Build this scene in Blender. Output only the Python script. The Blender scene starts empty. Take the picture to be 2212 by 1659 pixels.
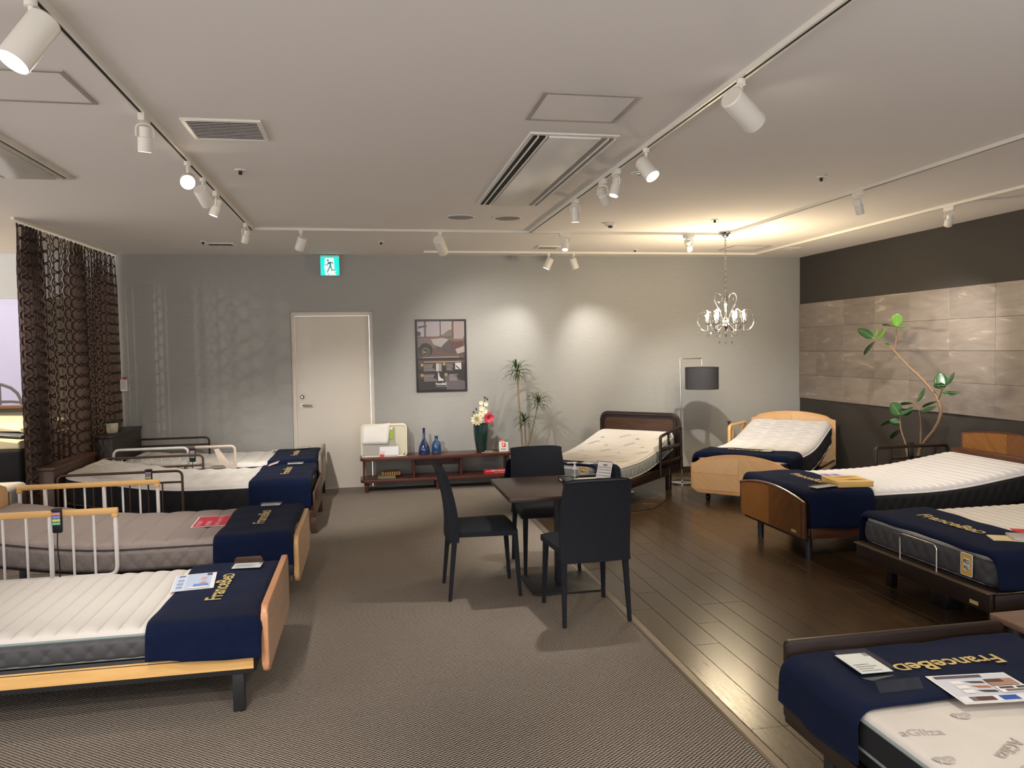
import bpy, bmesh, math, random
import numpy as np
from mathutils import Vector, Matrix
random.seed(7); rng = np.random.default_rng(7)
PI = math.pi
S = bpy.context.scene
COL = S.collection

# ------------------------------------------------------------ camera, world, exposure
CAMM = [[0.982407, -0.185958, -0.017205], [-0.02529, -0.041195, -0.998831], [0.185032, 0.981694, -0.045174]]
cam = bpy.data.cameras.new('camera'); camo = bpy.data.objects.new('camera', cam); COL.objects.link(camo)
cam.lens = 27.0325; cam.sensor_width = 36.0; cam.sensor_fit = 'HORIZONTAL'; cam.clip_start = 0.05; cam.clip_end = 60
_r, _d, _f = CAMM
camo.matrix_world = Matrix(((_r[0], -_d[0], -_f[0], 0), (_r[1], -_d[1], -_f[1], 0), (_r[2], -_d[2], -_f[2], 1.60), (0, 0, 0, 1)))
S.camera = camo
w = bpy.data.worlds.new('world'); S.world = w; w.use_nodes = True
w.node_tree.nodes['Background'].inputs[0].default_value = (1.0, 0.955, 0.93, 1)
w.node_tree.nodes['Background'].inputs[1].default_value = 1.6
S.view_settings.view_transform = 'Standard'; S.view_settings.look = 'None'
S.view_settings.exposure = 0.42; S.view_settings.gamma = 1.0; S.view_settings.use_curve_mapping = False
S.cycles.use_denoising = True
S.cycles.max_bounces = 8; S.cycles.diffuse_bounces = 6; S.cycles.glossy_bounces = 4
S.cycles.transparent_max_bounces = 16; S.cycles.transmission_bounces = 6
S.cycles.caustics_reflective = False; S.cycles.caustics_refractive = False
S.cycles.sample_clamp_indirect = 4.0
WARM = (1.0, 0.86, 0.69); NEUT = (1.0, 0.93, 0.845)
SPOT_W = 0.80            # overall strength of the track spotlights
CEIL = 2.72; BACK = 9.14; RIGHT = 5.54

# ------------------------------------------------------------ materials
MATS = {}
def lin(c):
    return tuple(((v/255.0)/12.92 if v/255.0 <= .04045 else ((v/255.0+.055)/1.055)**2.4) for v in c) + (1.0,)
def newmat(name):
    m = bpy.data.materials.new(name); m.use_nodes = True
    n = m.node_tree.nodes; l = m.node_tree.links
    return m, n, l, n['Principled BSDF']
def pm(name, rgb, rough=.5, metal=0.0, var=.12, scale=8.0, bump=0.0, bscale=60.0, spec=.5, sheen=0.0, stretch=(1,1,1), coat=0.0, emit=None, estr=0.0):
    if name in MATS: return MATS[name]
    m, n, l, b = newmat(name)
    tc = n.new('ShaderNodeTexCoord'); mp = n.new('ShaderNodeMapping'); mp.inputs['Scale'].default_value = stretch
    l.new(tc.outputs['Object'], mp.inputs['Vector'])
    nz = n.new('ShaderNodeTexNoise'); nz.inputs['Scale'].default_value = scale; nz.inputs['Detail'].default_value = 4
    l.new(mp.outputs[0], nz.inputs['Vector'])
    mx = n.new('ShaderNodeMix'); mx.data_type = 'RGBA'
    c = lin(rgb); mx.inputs[6].default_value = tuple(v*(1-var) for v in c[:3]) + (1,); mx.inputs[7].default_value = tuple(min(1, v*(1+var)) for v in c[:3]) + (1,)
    l.new(nz.outputs['Fac'], mx.inputs[0]); l.new(mx.outputs[2], b.inputs['Base Color'])
    b.inputs['Roughness'].default_value = rough; b.inputs['Metallic'].default_value = metal
    b.inputs['Specular IOR Level'].default_value = spec
    if sheen: b.inputs['Sheen Weight'].default_value = sheen
    if coat: b.inputs['Coat Weight'].default_value = coat; b.inputs['Coat Roughness'].default_value = .12
    if bump:
        nb = n.new('ShaderNodeTexNoise'); nb.inputs['Scale'].default_value = bscale; nb.inputs['Detail'].default_value = 3
        l.new(mp.outputs[0], nb.inputs['Vector'])
        bp = n.new('ShaderNodeBump'); bp.inputs['Strength'].default_value = bump; bp.inputs['Distance'].default_value = .004
        l.new(nb.outputs['Fac'], bp.inputs['Height']); l.new(bp.outputs[0], b.inputs['Normal'])
    if emit:
        b.inputs['Emission Color'].default_value = tuple(emit) + (1,); b.inputs['Emission Strength'].default_value = estr
    MATS[name] = m; return m
def wood(name, dark, light, rough=.35, scale=(1.2, 22, 22), rot=(0,0,0), coat=0.0, rings=3.0, perobj=0.0):
    """grain runs along local X before rotation; colour differs per object by perobj"""
    if name in MATS: return MATS[name]
    m, n, l, b = newmat(name)
    tc = n.new('ShaderNodeTexCoord'); mp = n.new('ShaderNodeMapping'); mp.inputs['Rotation'].default_value = rot
    m2 = n.new('ShaderNodeMapping'); m2.inputs['Scale'].default_value = scale
    l.new(tc.outputs['Object'], mp.inputs['Vector'])
    oi = n.new('ShaderNodeObjectInfo')
    va = n.new('ShaderNodeVectorMath'); va.operation = 'ADD'
    sc = n.new('ShaderNodeVectorMath'); sc.operation = 'SCALE'; sc.inputs[0].default_value = (7.3, 3.1, 5.7)
    l.new(oi.outputs['Random'], sc.inputs['Scale']); l.new(mp.outputs[0], va.inputs[0]); l.new(sc.outputs[0], va.inputs[1])
    l.new(va.outputs[0], m2.inputs['Vector'])
    nz = n.new('ShaderNodeTexNoise'); nz.inputs['Scale'].default_value = rings; nz.inputs['Detail'].default_value = 6; nz.inputs['Roughness'].default_value = .6
    nz.inputs['Distortion'].default_value = .6
    l.new(m2.outputs[0], nz.inputs['Vector'])
    cr = n.new('ShaderNodeValToRGB'); cr.color_ramp.elements[0].position = .3; cr.color_ramp.elements[1].position = .72
    cr.color_ramp.elements[0].color = lin(dark); cr.color_ramp.elements[1].color = lin(light)
    l.new(nz.outputs['Fac'], cr.inputs[0])
    if perobj:
        hs = n.new('ShaderNodeHueSaturation'); mr = n.new('ShaderNodeMapRange')
        mr.inputs['To Min'].default_value = 1-perobj; mr.inputs['To Max'].default_value = 1+perobj
        l.new(oi.outputs['Random'], mr.inputs['Value']); l.new(mr.outputs[0], hs.inputs['Value'])
        l.new(cr.outputs[0], hs.inputs['Color']); l.new(hs.outputs[0], b.inputs['Base Color'])
    else: l.new(cr.outputs[0], b.inputs['Base Color'])
    b.inputs['Roughness'].default_value = rough
    if coat: b.inputs['Coat Weight'].default_value = coat; b.inputs['Coat Roughness'].default_value = .24
    MATS[name] = m; return m
def glassy(name, tint=(1,1,1), refl=.12, rough=.03, fk=.55):
    if name in MATS: return MATS[name]
    m, n, l, b = newmat(name); n.remove(b)
    out = [x for x in n if x.type == 'OUTPUT_MATERIAL'][0]
    tr = n.new('ShaderNodeBsdfTransparent'); tr.inputs[0].default_value = tuple(tint) + (1,)
    gl = n.new('ShaderNodeBsdfGlossy'); gl.inputs['Roughness'].default_value = rough
    lw = n.new('ShaderNodeFresnel'); lw.inputs['IOR'].default_value = 1.5
    ma = n.new('ShaderNodeMath'); ma.operation = 'MULTIPLY_ADD'; ma.inputs[1].default_value = fk; ma.inputs[2].default_value = refl*.25; ma.use_clamp = True
    nz = n.new('ShaderNodeTexNoise'); nz.inputs['Scale'].default_value = 30
    bp = n.new('ShaderNodeBump'); bp.inputs['Strength'].default_value = .03; l.new(nz.outputs['Fac'], bp.inputs['Height']); l.new(bp.outputs[0], gl.inputs['Normal'])
    mx = n.new('ShaderNodeMixShader')
    ge = n.new('ShaderNodeNewGeometry'); inv = n.new('ShaderNodeMath'); inv.operation = 'SUBTRACT'; inv.inputs[0].default_value = 1.0; l.new(ge.outputs['Backfacing'], inv.inputs[1])
    mu = n.new('ShaderNodeMath'); mu.operation = 'MULTIPLY'; l.new(ma.outputs[0], mu.inputs[0]); l.new(inv.outputs[0], mu.inputs[1])
    l.new(lw.outputs[0], ma.inputs[0]); l.new(mu.outputs[0], mx.inputs[0])
    l.new(tr.outputs[0], mx.inputs[1]); l.new(gl.outputs[0], mx.inputs[2]); l.new(mx.outputs[0], out.inputs['Surface'])
    MATS[name] = m; return m
def printmat():
    """flat print: the colours of ink stored on the faces"""
    if 'print_ink' in MATS: return MATS['print_ink']
    m, n, l, b = newmat('print_ink')
    a = n.new('ShaderNodeAttribute'); a.attribute_name = 'ink'; l.new(a.outputs['Color'], b.inputs['Base Color'])
    b.inputs['Roughness'].default_value = .4
    MATS['print_ink'] = m; return m
def emat(name, col, st):
    if name in MATS: return MATS[name]
    m, n, l, b = newmat(name)
    b.inputs['Base Color'].default_value = tuple(.25*c for c in col) + (1,)
    b.inputs['Emission Color'].default_value = tuple(col) + (1,); b.inputs['Emission Strength'].default_value = st
    MATS[name] = m; return m

white_metal = pm('white_painted_metal', (226,222,212), .38, var=.02)
ceiling_paint = pm('ceiling_paint', (228,223,219), .95, var=.02, scale=1.5, spec=.2)
chrome = pm('chrome', (225,222,216), .09, 1.0, var=.02)
steel = pm('brushed_steel', (190,188,184), .28, 1.0, var=.05)
blackmetal = pm('black_metal', (34,35,38), .42, var=.1)
blackplastic = pm('black_plastic', (22,22,24), .35, var=.1)
navy = pm('navy_fleece', (15,25,52), .95, var=.25, scale=25, bump=.6, bscale=420, spec=.1, sheen=.03)
gold = pm('gold_print', (226,204,140), .36, .35, var=.06)
paper = pm('paper', (236,234,230), .6, var=.02)
acrylic = glassy('clear_acrylic', (.93,.96,.95), .2)
clearglass = glassy('clear_glass', (.97,.98,.98), .12)
whitetick = pm('white_ticking', (208,204,199), .85, var=.03, scale=14, bump=.15, bscale=300, spec=.2)

# ------------------------------------------------------------ mesh helpers
def bx(bm, x0, x1, y0, y1, z0, z1, bev=0.0, seg=2):
    r = bmesh.ops.create_cube(bm, size=1.0)
    vs = r['verts']
    for v in vs:
        v.co = Vector(((x0+x1)/2 + v.co.x*(x1-x0), (y0+y1)/2 + v.co.y*(y1-y0), (z0+z1)/2 + v.co.z*(z1-z0)))
    if bev:
        es = list({e for v in vs for e in v.link_edges})
        bmesh.ops.bevel(bm, geom=es, offset=bev, segments=seg, affect='EDGES', profile=.5)
    return bm
def obx(bm, c, size, M3=None, bev=0.0, seg=2):
    """box of given size about c, turned by matrix M3"""
    b2 = bmesh.new(); h = [s/2 for s in size]
    bx(b2, -h[0], h[0], -h[1], h[1], -h[2], h[2], bev, seg)
    mat = Matrix.Translation(Vector(c)) @ (M3.to_4x4() if M3 is not None else Matrix())
    b2.transform(mat); me = bpy.data.meshes.new('tmp'); b2.to_mesh(me); bm.from_mesh(me); bpy.data.meshes.remove(me); b2.free()
    return bm
def tube(bm, pts, r, seg=8, closed=False, cap=True):
    pts = [Vector(p) for p in pts]; n = len(pts)
    rs = r if isinstance(r, (list, tuple)) else [r]*n
    rings = []; prev = None
    for i, p in enumerate(pts):
        if closed: t = (pts[(i+1) % n] - pts[i-1])
        else: t = (pts[min(i+1, n-1)] - pts[max(i-1, 0)])
        t.normalize()
        if prev is None:
            a = Vector((0, 0, 1)) if abs(t.z) < .9 else Vector((1, 0, 0))
            nrm = t.cross(a).normalized()
        else:
            nrm = (prev - t*prev.dot(t))
            nrm = nrm.normalized() if nrm.length > 1e-6 else t.orthogonal().normalized()
        prev = nrm; bn = t.cross(nrm)
        rings.append([bm.verts.new(p + (nrm*math.cos(2*PI*k/seg) + bn*math.sin(2*PI*k/seg))*rs[i]) for k in range(seg)])
    m = n if closed else n-1
    for i in range(m):
        a, b = rings[i], rings[(i+1) % n]
        for k in range(seg): bm.faces.new((a[k], a[(k+1) % seg], b[(k+1) % seg], b[k]))
    if cap and not closed:
        bm.faces.new(list(reversed(rings[0]))); bm.faces.new(rings[-1])
    return bm
def arcpath(pts, r, n=5):
    """polyline with its inner corners rounded to radius r"""
    P = [Vector(p) for p in pts]; out = [P[0]]
    for i in range(1, len(P)-1):
        a = (P[i-1]-P[i]); b = (P[i+1]-P[i]); d = min(r, a.length*.49, b.length*.49)
        p0 = P[i] + a.normalized()*d; p1 = P[i] + b.normalized()*d
        for k in range(n+1):
            t = k/n; out.append(p0*(1-t)**2 + P[i]*2*t*(1-t) + p1*t*t)
    out.append(P[-1]); return out
def lathe(bm, prof, seg=24, o=(0,0,0), rfun=None):
    rings = []
    for r, z in prof:
        rings.append([bm.verts.new((o[0]+max(r,1e-4)*(rfun(2*PI*k/seg, z) if rfun else 1)*math.cos(2*PI*k/seg), o[1]+max(r,1e-4)*(rfun(2*PI*k/seg, z) if rfun else 1)*math.sin(2*PI*k/seg), o[2]+z)) for k in range(seg)])
    for i in range(len(rings)-1):
        a, b = rings[i], rings[i+1]
        for k in range(seg): bm.faces.new((a[k], a[(k+1) % seg], b[(k+1) % seg], b[k]))
    bm.faces.new(list(reversed(rings[0]))); bm.faces.new(rings[-1])
    return bm
def prism(bm, poly, fmap, d0, d1, bev=0.0, seg=2):
    """poly in 2D, fmap(a,b,d)->3D, thick from d0 to d1; rim edges bevelled"""
    n = len(poly)
    A = [bm.verts.new(fmap(a, b, d0)) for a, b in poly]; B = [bm.verts.new(fmap(a, b, d1)) for a, b in poly]
    fa = bm.faces.new(A); fb = bm.faces.new(list(reversed(B)))
    for i in range(n): bm.faces.new((A[(i+1) % n], A[i], B[i], B[(i+1) % n]))
    if bev:
        es = list(fa.edges) + list(fb.edges)
        bmesh.ops.bevel(bm, geom=es, offset=bev, segments=seg, affect='EDGES', profile=.5)
    return bm
fX = lambda a, b, d: (d, a, b)      # polygon in the Y-Z plane
fY = lambda a, b, d: (a, d, b)      # polygon in the X-Z plane
fZ = lambda a, b, d: (a, b, d)
def rrect(x0, x1, y0, y1, r, n=5):
    out = []
    for cx, cy, a0 in ((x1-r, y1-r, 0), (x0+r, y1-r, PI/2), (x0+r, y0+r, PI), (x1-r, y0+r, 1.5*PI)):
        for k in range(n+1):
            a = a0 + k*PI/2/n; out.append((cx+r*math.cos(a), cy+r*math.sin(a)))
    return out
def nb(): return bmesh.new()
class Fr:
    """a ground frame: origin and turn about Z"""
    def __init__(s, x, y, deg): s.x, s.y, s.a = x, y, math.radians(deg)
    def pt(s, p):
        c, n = math.cos(s.a), math.sin(s.a)
        return Vector((s.x + p[0]*c - p[1]*n, s.y + p[0]*n + p[1]*c, p[2]))
WF = Fr(0, 0, 0)
BASE = {}
def tag(o, label=None, cat=None, group=None, kind=None):
    if label: o['label'] = label
    if cat: o['category'] = cat
    if group: o['group'] = group
    if kind: o['kind'] = kind
    return o
def tomesh(name, g, smooth=True, ang=38):
    me = bpy.data.meshes.new(name)
    if isinstance(g, bmesh.types.BMesh):
        bmesh.ops.recalc_face_normals(g, faces=g.faces[:])
        g.to_mesh(me); g.free()
    else: me.from_pydata([tuple(v) for v in g[0]], [], [tuple(f) for f in g[1]])
    if smooth:
        me.shade_smooth(); me.set_sharp_from_angle(angle=math.radians(ang))
    return me
def link(name, me, mat=None):
    o = bpy.data.objects.new(name, me); COL.objects.link(o)
    if me is not None and mat is not None and not me.materials: me.materials.append(mat)
    return o
def thing(name, label, cat, fr=WF, base=(0,0,0), group=None, kind=None):
    o = link(name, None); o.empty_display_size = .1
    o.location = fr.pt(base); o.rotation_euler = (0, 0, fr.a)
    BASE[o.name] = Vector(base)
    return tag(o, label, cat, group, kind)
def part(name, g, mat, th, sub=None, smooth=True, ang=38, label=None):
    """a mesh in the frame of its thing, hung below the thing or below one of its parts"""
    me = tomesh(name, g, smooth, ang)
    me.transform(Matrix.Translation(-BASE[th.name]))
    o = link(name, me, mat); o.parent = sub or th
    if label: o['label'] = label
    return o
def solo(name, label, cat, g, mat, fr=WF, base=(0,0,0), group=None, kind=None, smooth=True, ang=38):
    me = tomesh(name, g, smooth, ang); me.transform(Matrix.Translation(-Vector(base)))
    o = link(name, me, mat); o.location = fr.pt(base); o.rotation_euler = (0, 0, fr.a)
    return tag(o, label, cat, group, kind)
def struct(name, g, mat, smooth=False, parent=None):
    me = tomesh(name, g, smooth); o = link(name, me, mat)
    if parent: o.parent = parent
    else: o['kind'] = 'structure'
    return o
def gridfaces(n, m, off=0, cu=False, cv=False):
    fs = []
    for i in range(n if cu else n-1):
        for j in range(m if cv else m-1):
            a = i*m+j; b = ((i+1) % n)*m+j; c = ((i+1) % n)*m+(j+1) % m; d = i*m+(j+1) % m
            fs.append((off+a, off+b, off+c, off+d))
    return fs
_TX = {}
def textmesh(s, size=1.0, bold=0.0):
    """vertices (x,y) and faces of a line of lettering, x from 0"""
    key = (s, bold)
    if key not in _TX:
        cu = bpy.data.curves.new('t', 'FONT'); cu.body = s; cu.size = 1.0; cu.offset = bold; cu.resolution_u = 3; cu.fill_mode = 'FRONT'
        ob = bpy.data.objects.new('t', cu); COL.objects.link(ob)
        dg = bpy.context.evaluated_depsgraph_get(); dg.update()
        me = bpy.data.meshes.new_from_object(ob.evaluated_get(dg))
        V = np.array([v.co[:2] for v in me.vertices]) if len(me.vertices) else np.zeros((0, 2))
        F = [tuple(p.vertices) for p in me.polygons]
        bpy.data.objects.remove(ob); bpy.data.curves.remove(cu); bpy.data.meshes.remove(me)
        if len(V): V[:, 0] -= V[:, 0].min()
        _TX[key] = (V, F)
    V, F = _TX[key]
    return V*size, F
def wordmark(h):
    """the gold wordmark, cap height h: tall F and B, small capital D"""
    A, FA = textmesh('FranceBe', 1.0, .022); B, FB = textmesh('D', .76, .022)
    k = h/.70
    B = B + np.array([A[:, 0].max()+.04, 0])
    V = np.vstack([A, B])*k; F = list(FA) + [tuple(i+len(A) for i in f) for f in FB]
    return V, F
def inkpanel(name, items, fmap, th=None, sub=None, lift=.0002, frame=None):
    """flat print: coloured shapes laid just above each other. fmap(a,b,d) -> 3D"""
    V = []; F = []; C = []
    for k, it in enumerate(items):
        kind = it[0]; col = lin(it[-1]); d = lift*(k+1)
        if kind == 'r':
            x0, y0, x1, y1 = it[1:5]; vs = [(x0, y0), (x1, y0), (x1, y1), (x0, y1)]; fs = [(0, 1, 2, 3)]
        elif kind == 'p': vs = it[1]; fs = [tuple(range(len(vs)))]
        elif kind == 'd':
            cx, cy, r = it[1:4]; vs = [(cx+r*math.cos(2*PI*i/20), cy+r*math.sin(2*PI*i/20)) for i in range(20)]; fs = [tuple(range(20))]
        elif kind == 't':
            s, x, y, size = it[1:5]; bold = it[5] if len(it) > 6 else 0.0
            TV, fs = textmesh(s, size, bold); vs = [(x+v[0], y+v[1]) for v in TV]
        o = len(V); V += [fmap(a, b, d) for a, b in vs]; F += [tuple(i+o for i in f) for f in fs]; C += [col]*len(fs)
    me = bpy.data.meshes.new(name); me.from_pydata(V, [], F)
    at = me.color_attributes.new('ink', 'FLOAT_COLOR', 'CORNER')
    for p, c in zip(me.polygons, C):
        for li in p.loop_indices: at.data[li].color = c
    if th is not None: me.transform(Matrix.Translation(-BASE[th.name]))
    o = link(name, me, printmat())
    if th is not None: o.parent = sub or th
    return o
def lines(x0, x1, y1, dy, n, h, col, jag=.25, seed=1):
    r = random.Random(seed); return [('r', x0, y1-i*dy-h, x0+(x1-x0)*(1-jag*r.random()), y1-i*dy, col) for i in range(n)]

# ------------------------------------------------------------ the room
def carpetmat():
    m, n, l, b = newmat('woven_carpet')
    tc = n.new('ShaderNodeTexCoord'); sp = n.new('ShaderNodeSeparateXYZ')
    # loops of yarn staggered like a checkerboard, 11 by 8.5 mm
    wz = n.new('ShaderNodeTexNoise'); wz.inputs['Scale'].default_value = 55; l.new(tc.outputs['Object'], wz.inputs['Vector'])
    wa = n.new('ShaderNodeVectorMath'); wa.operation = 'MULTIPLY_ADD'; wa.inputs[1].default_value = (.006, .005, 0); l.new(wz.outputs['Color'], wa.inputs[0]); l.new(tc.outputs['Object'], wa.inputs[2]); l.new(wa.outputs[0], sp.inputs[0])
    def mt(op, a, b_=None):
        q = n.new('ShaderNodeMath'); q.operation = op
        for k, x in enumerate((a, b_)):
            if x is None: continue
            if isinstance(x, (int, float)): q.inputs[k].default_value = x
            else: l.new(x, q.inputs[k])
        return q.outputs[0]
    fac = mt('MULTIPLY_ADD', mt('MULTIPLY', mt('COSINE', mt('MULTIPLY', sp.outputs[0], 2*PI/.0226)), mt('COSINE', mt('MULTIPLY', sp.outputs[1], 2*PI/.017))), .5)
    fac.node.inputs[2].default_value = .5
    cr = n.new('ShaderNodeValToRGB'); e = cr.color_ramp.elements
    e[0].position = .18; e[0].color = lin((34,28,25)); e[1].position = .85; e[1].color = lin((186,176,164)); x = e.new(.48); x.color = lin((120,111,102))
    l.new(fac, cr.inputs[0])
    nz = n.new('ShaderNodeTexNoise'); nz.inputs['Scale'].default_value = 1.3; l.new(tc.outputs['Object'], nz.inputs['Vector'])
    hs = n.new('ShaderNodeHueSaturation'); mr = n.new('ShaderNodeMapRange'); mr.inputs['To Min'].default_value = .88; mr.inputs['To Max'].default_value = 1.1
    l.new(nz.outputs['Fac'], mr.inputs['Value']); l.new(mr.outputs[0], hs.inputs['Value']); l.new(cr.outputs[0], hs.inputs['Color'])
    l.new(hs.outputs[0], b.inputs['Base Color'])
    bp = n.new('ShaderNodeBump'); bp.inputs['Strength'].default_value = .8; bp.inputs['Distance'].default_value = .003
    l.new(fac, bp.inputs['Height']); l.new(bp.outputs[0], b.inputs['Normal'])
    b.inputs['Roughness'].default_value = .95; b.inputs['Specular IOR Level'].default_value = .15
    return m
def wallpaper(name, rgb):
    m, n, l, b = newmat(name)
    tc = n.new('ShaderNodeTexCoord'); mp = n.new('ShaderNodeMapping'); mp.inputs['Scale'].default_value = (12, 12, 260)
    nz = n.new('ShaderNodeTexNoise'); nz.inputs['Scale'].default_value = 1.0; nz.inputs['Detail'].default_value = 5
    l.new(tc.outputs['Object'], mp.inputs['Vector']); l.new(mp.outputs[0], nz.inputs['Vector'])
    mx = n.new('ShaderNodeMix'); mx.data_type = 'RGBA'; c = lin(rgb)
    mx.inputs[6].default_value = tuple(v*.88 for v in c[:3])+(1,); mx.inputs[7].default_value = tuple(v*1.12 for v in c[:3])+(1,)
    l.new(nz.outputs['Fac'], mx.inputs[0]); l.new(mx.outputs[2], b.inputs['Base Color'])
    bp = n.new('ShaderNodeBump'); bp.inputs['Strength'].default_value = .25; bp.inputs['Distance'].default_value = .002
    l.new(nz.outputs['Fac'], bp.inputs['Height']); l.new(bp.outputs[0], b.inputs['Normal'])
    b.inputs['Roughness'].default_value = .8; b.inputs['Specular IOR Level'].default_value = .3
    return m
def tilemat():
    m, n, l, b = newmat('stone_tile')
    tc = n.new('ShaderNodeTexCoord'); oi = n.new('ShaderNodeObjectInfo')
    va = n.new('ShaderNodeVectorMath'); va.operation = 'ADD'; sc = n.new('ShaderNodeVectorMath'); sc.operation = 'SCALE'; sc.inputs[0].default_value = (11, 17, 23)
    l.new(oi.outputs['Random'], sc.inputs['Scale']); l.new(tc.outputs['Object'], va.inputs[0]); l.new(sc.outputs[0], va.inputs[1])
    mp = n.new('ShaderNodeMapping'); mp.inputs['Scale'].default_value = (1, 1.2, 5.5); l.new(va.outputs[0], mp.inputs['Vector'])
    nz = n.new('ShaderNodeTexNoise'); nz.inputs['Scale'].default_value = 1.5; nz.inputs['Detail'].default_value = 8; nz.inputs['Roughness'].default_value = .62; nz.inputs['Distortion'].default_value = 1.6
    l.new(mp.outputs[0], nz.inputs['Vector'])
    cr = n.new('ShaderNodeValToRGB'); e = cr.color_ramp.elements
    e[0].position = .30; e[0].color = lin((122,113,107)); e[1].position = .62; e[1].color = lin((140,131,124))
    x = e.new(.67); x.color = lin((172,161,149)); x = e.new(.71); x.color = lin((138,129,122)); x = e.new(.85); x.color = lin((124,114,106))
    l.new(nz.outputs['Fac'], cr.inputs[0])
    hs = n.new('ShaderNodeHueSaturation'); mr = n.new('ShaderNodeMapRange'); mr.inputs['To Min'].default_value = .86; mr.inputs['To Max'].default_value = 1.12
    l.new(oi.outputs['Random'], mr.inputs['Value']); l.new(mr.outputs[0], hs.inputs['Value']); l.new(cr.outputs[0], hs.inputs['Color']); l.new(hs.outputs[0], b.inputs['Base Color'])
    b.inputs['Roughness'].default_value = .5
    return m
M_carpet = carpetmat(); M_wall = wallpaper('grey_wallpaper', (160,160,157)); M_dark = wallpaper('charcoal_wallpaper', (62,59,56)); M_tile = tilemat()
M_olive = wallpaper('olive_wallpaper', (128,126,112))
M_plank = wood('walnut_plank', (50,38,26), (84,65,44), .24, (26, 1.6, 26), perobj=.22)
M_base = wood('dark_baseboard', (38,26,20), (56,40,30), .4)
M_door = pm('door_paint', (216,209,198), .5, var=.02, scale=2)
WOODX = 1.475
g = nb(); bx(g, -6.0, WOODX, -.4, BACK+.12, -.06, 0); floor = struct('floor', g, M_carpet)  # floor ends early so world light from below reaches the ceiling
g = nb(); bx(g, WOODX, RIGHT+.1, -.4, BACK+.02, -.06, -.004); o = link('subfloor', tomesh('subfloor', g, False), pm('subfloor_dark', (30,24,20), .8)); o.parent = floor
g = nb(); prism(g, [(WOODX-.004, -.004), (WOODX, .006), (WOODX+.01, .009), (WOODX+.045, .009), (WOODX+.056, .001), (WOODX+.056, -.004)], fY, -.4, BACK-.001); struct('trim_1', g, pm('edging_strip', (118,106,92), .4, .3, var=.05))
# planks: nine lengths shared by all
PW = .1495; cols = int((RIGHT-(WOODX+.057))/PW)+1; plank_me = {}
def plank(w_, ln):
    k = (round(w_, 3), round(ln, 2))
    if k not in plank_me:
        g = nb(); bx(g, .0008, w_-.0008, .0008, ln-.0008, -.004, 0.0, .0012, 1); plank_me[k] = tomesh('plank', g, False)
    return plank_me[k]
for i in range(cols):
    x0 = WOODX+.057+i*PW; w_ = min(PW, RIGHT-x0)
    if w_ < .02: continue
    y = 1.4 - random.choice((0, .3, .6, .9))
    while y < BACK-.02:
        ln = random.choice((.9, 1.2, 1.5)); ln = min(ln, BACK-.005-y)
        if y+ln > 1.5 and ln > .02:
            o = link('plank', plank(w_, ln), M_plank); o.location = (x0, y, 0); o.parent = floor
        y += ln
g = nb(); bx(g, -7.5, RIGHT+.1, -5.0, BACK+.12, CEIL, CEIL+.08); struct('ceiling', g, ceiling_paint)
# back wall with the door recess
DX0, DX1, DZ = -.85, .085, 2.07
g = nb(); bx(g, -2.68, DX0, BACK, BACK+.12, 0, CEIL); bx(g, DX1, RIGHT+.1, BACK, BACK+.12, 0, CEIL); bx(g, DX0, DX1, BACK, BACK+.12, DZ, CEIL)
wall_back = struct('wall_back', g, M_wall)
g = nb(); bx(g, DX0, DX0+.045, BACK+.03, BACK+.12, 0, DZ, .004); bx(g, DX1-.045, DX1, BACK+.03, BACK+.12, 0, DZ, .004); bx(g, DX0+.04, DX1-.04, BACK+.03, BACK+.12, DZ-.045, DZ, .004)
door = link('door_1', None); door['kind'] = 'structure'; BASE['door_1'] = Vector((0, 0, 0))
part('door_frame', g, M_door, door)
g = nb(); bx(g, DX0+.049, DX1-.049, BACK+.055, BACK+.095, .008, DZ-.049, .003); leaf = part('door_leaf', g, M_door, door)
g = nb(); tube(g, [(-.743, BACK+.055, 1.09), (-.743, BACK+.028, 1.09)], .021, 16); part('lock_ring', g, blackmetal, door, leaf)
g = nb(); tube(g, [(-.743, BACK+.05, 1.09), (-.743, BACK+.024, 1.09)], .012, 12); part('lock_cylinder', g, steel, door, leaf)
g = nb(); tube(g, [(-.743, BACK+.055, .993), (-.743, BACK+.045, .993)], .022, 14); tube(g, arcpath([(-.743, BACK+.05, .993), (-.743, BACK, .993), (-.63, BACK-.005, .993)], .025), .0095, 8)
part('door_handle', g, steel, door, leaf)
# baseboard on the wood side of the back wall
g = nb(); bx(g, 1.66, RIGHT, BACK-.012, BACK, 0, .075, .003); struct('baseboard_back', g, M_base)
# right wall, charcoal, with a band of stone tiles
g = nb(); bx(g, RIGHT, RIGHT+.1, -3.5, BACK+.12, 0, CEIL); wall_right = struct('wall_right', g, M_dark)
TZ = [.905, 1.208, 1.512, 1.815, 2.118]; ys = [BACK-.001, 8.751]
while ys[-1] > 2.0: ys.append(ys[-1]-.5575)
tile_me = {}
for r in range(4):
    for c in range(len(ys)-1):
        wd = ys[c]-ys[c+1]; hg = TZ[r+1]-TZ[r]; k = round(wd, 3)
        if k not in tile_me:
            g = nb(); bx(g, -.012, 0, .001, wd-.001, .001, hg-.001, .0015, 1); tile_me[k] = tomesh('tile', g, False)
        o = link('tile', tile_me[k], M_tile); o.location = (RIGHT, ys[c+1], TZ[r]); o.parent = wall_right
g = nb(); bx(g, RIGHT-.012, RIGHT, 1.0, BACK-.012, 0, .075, .003); struct('baseboard_right', g, M_base)
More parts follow.
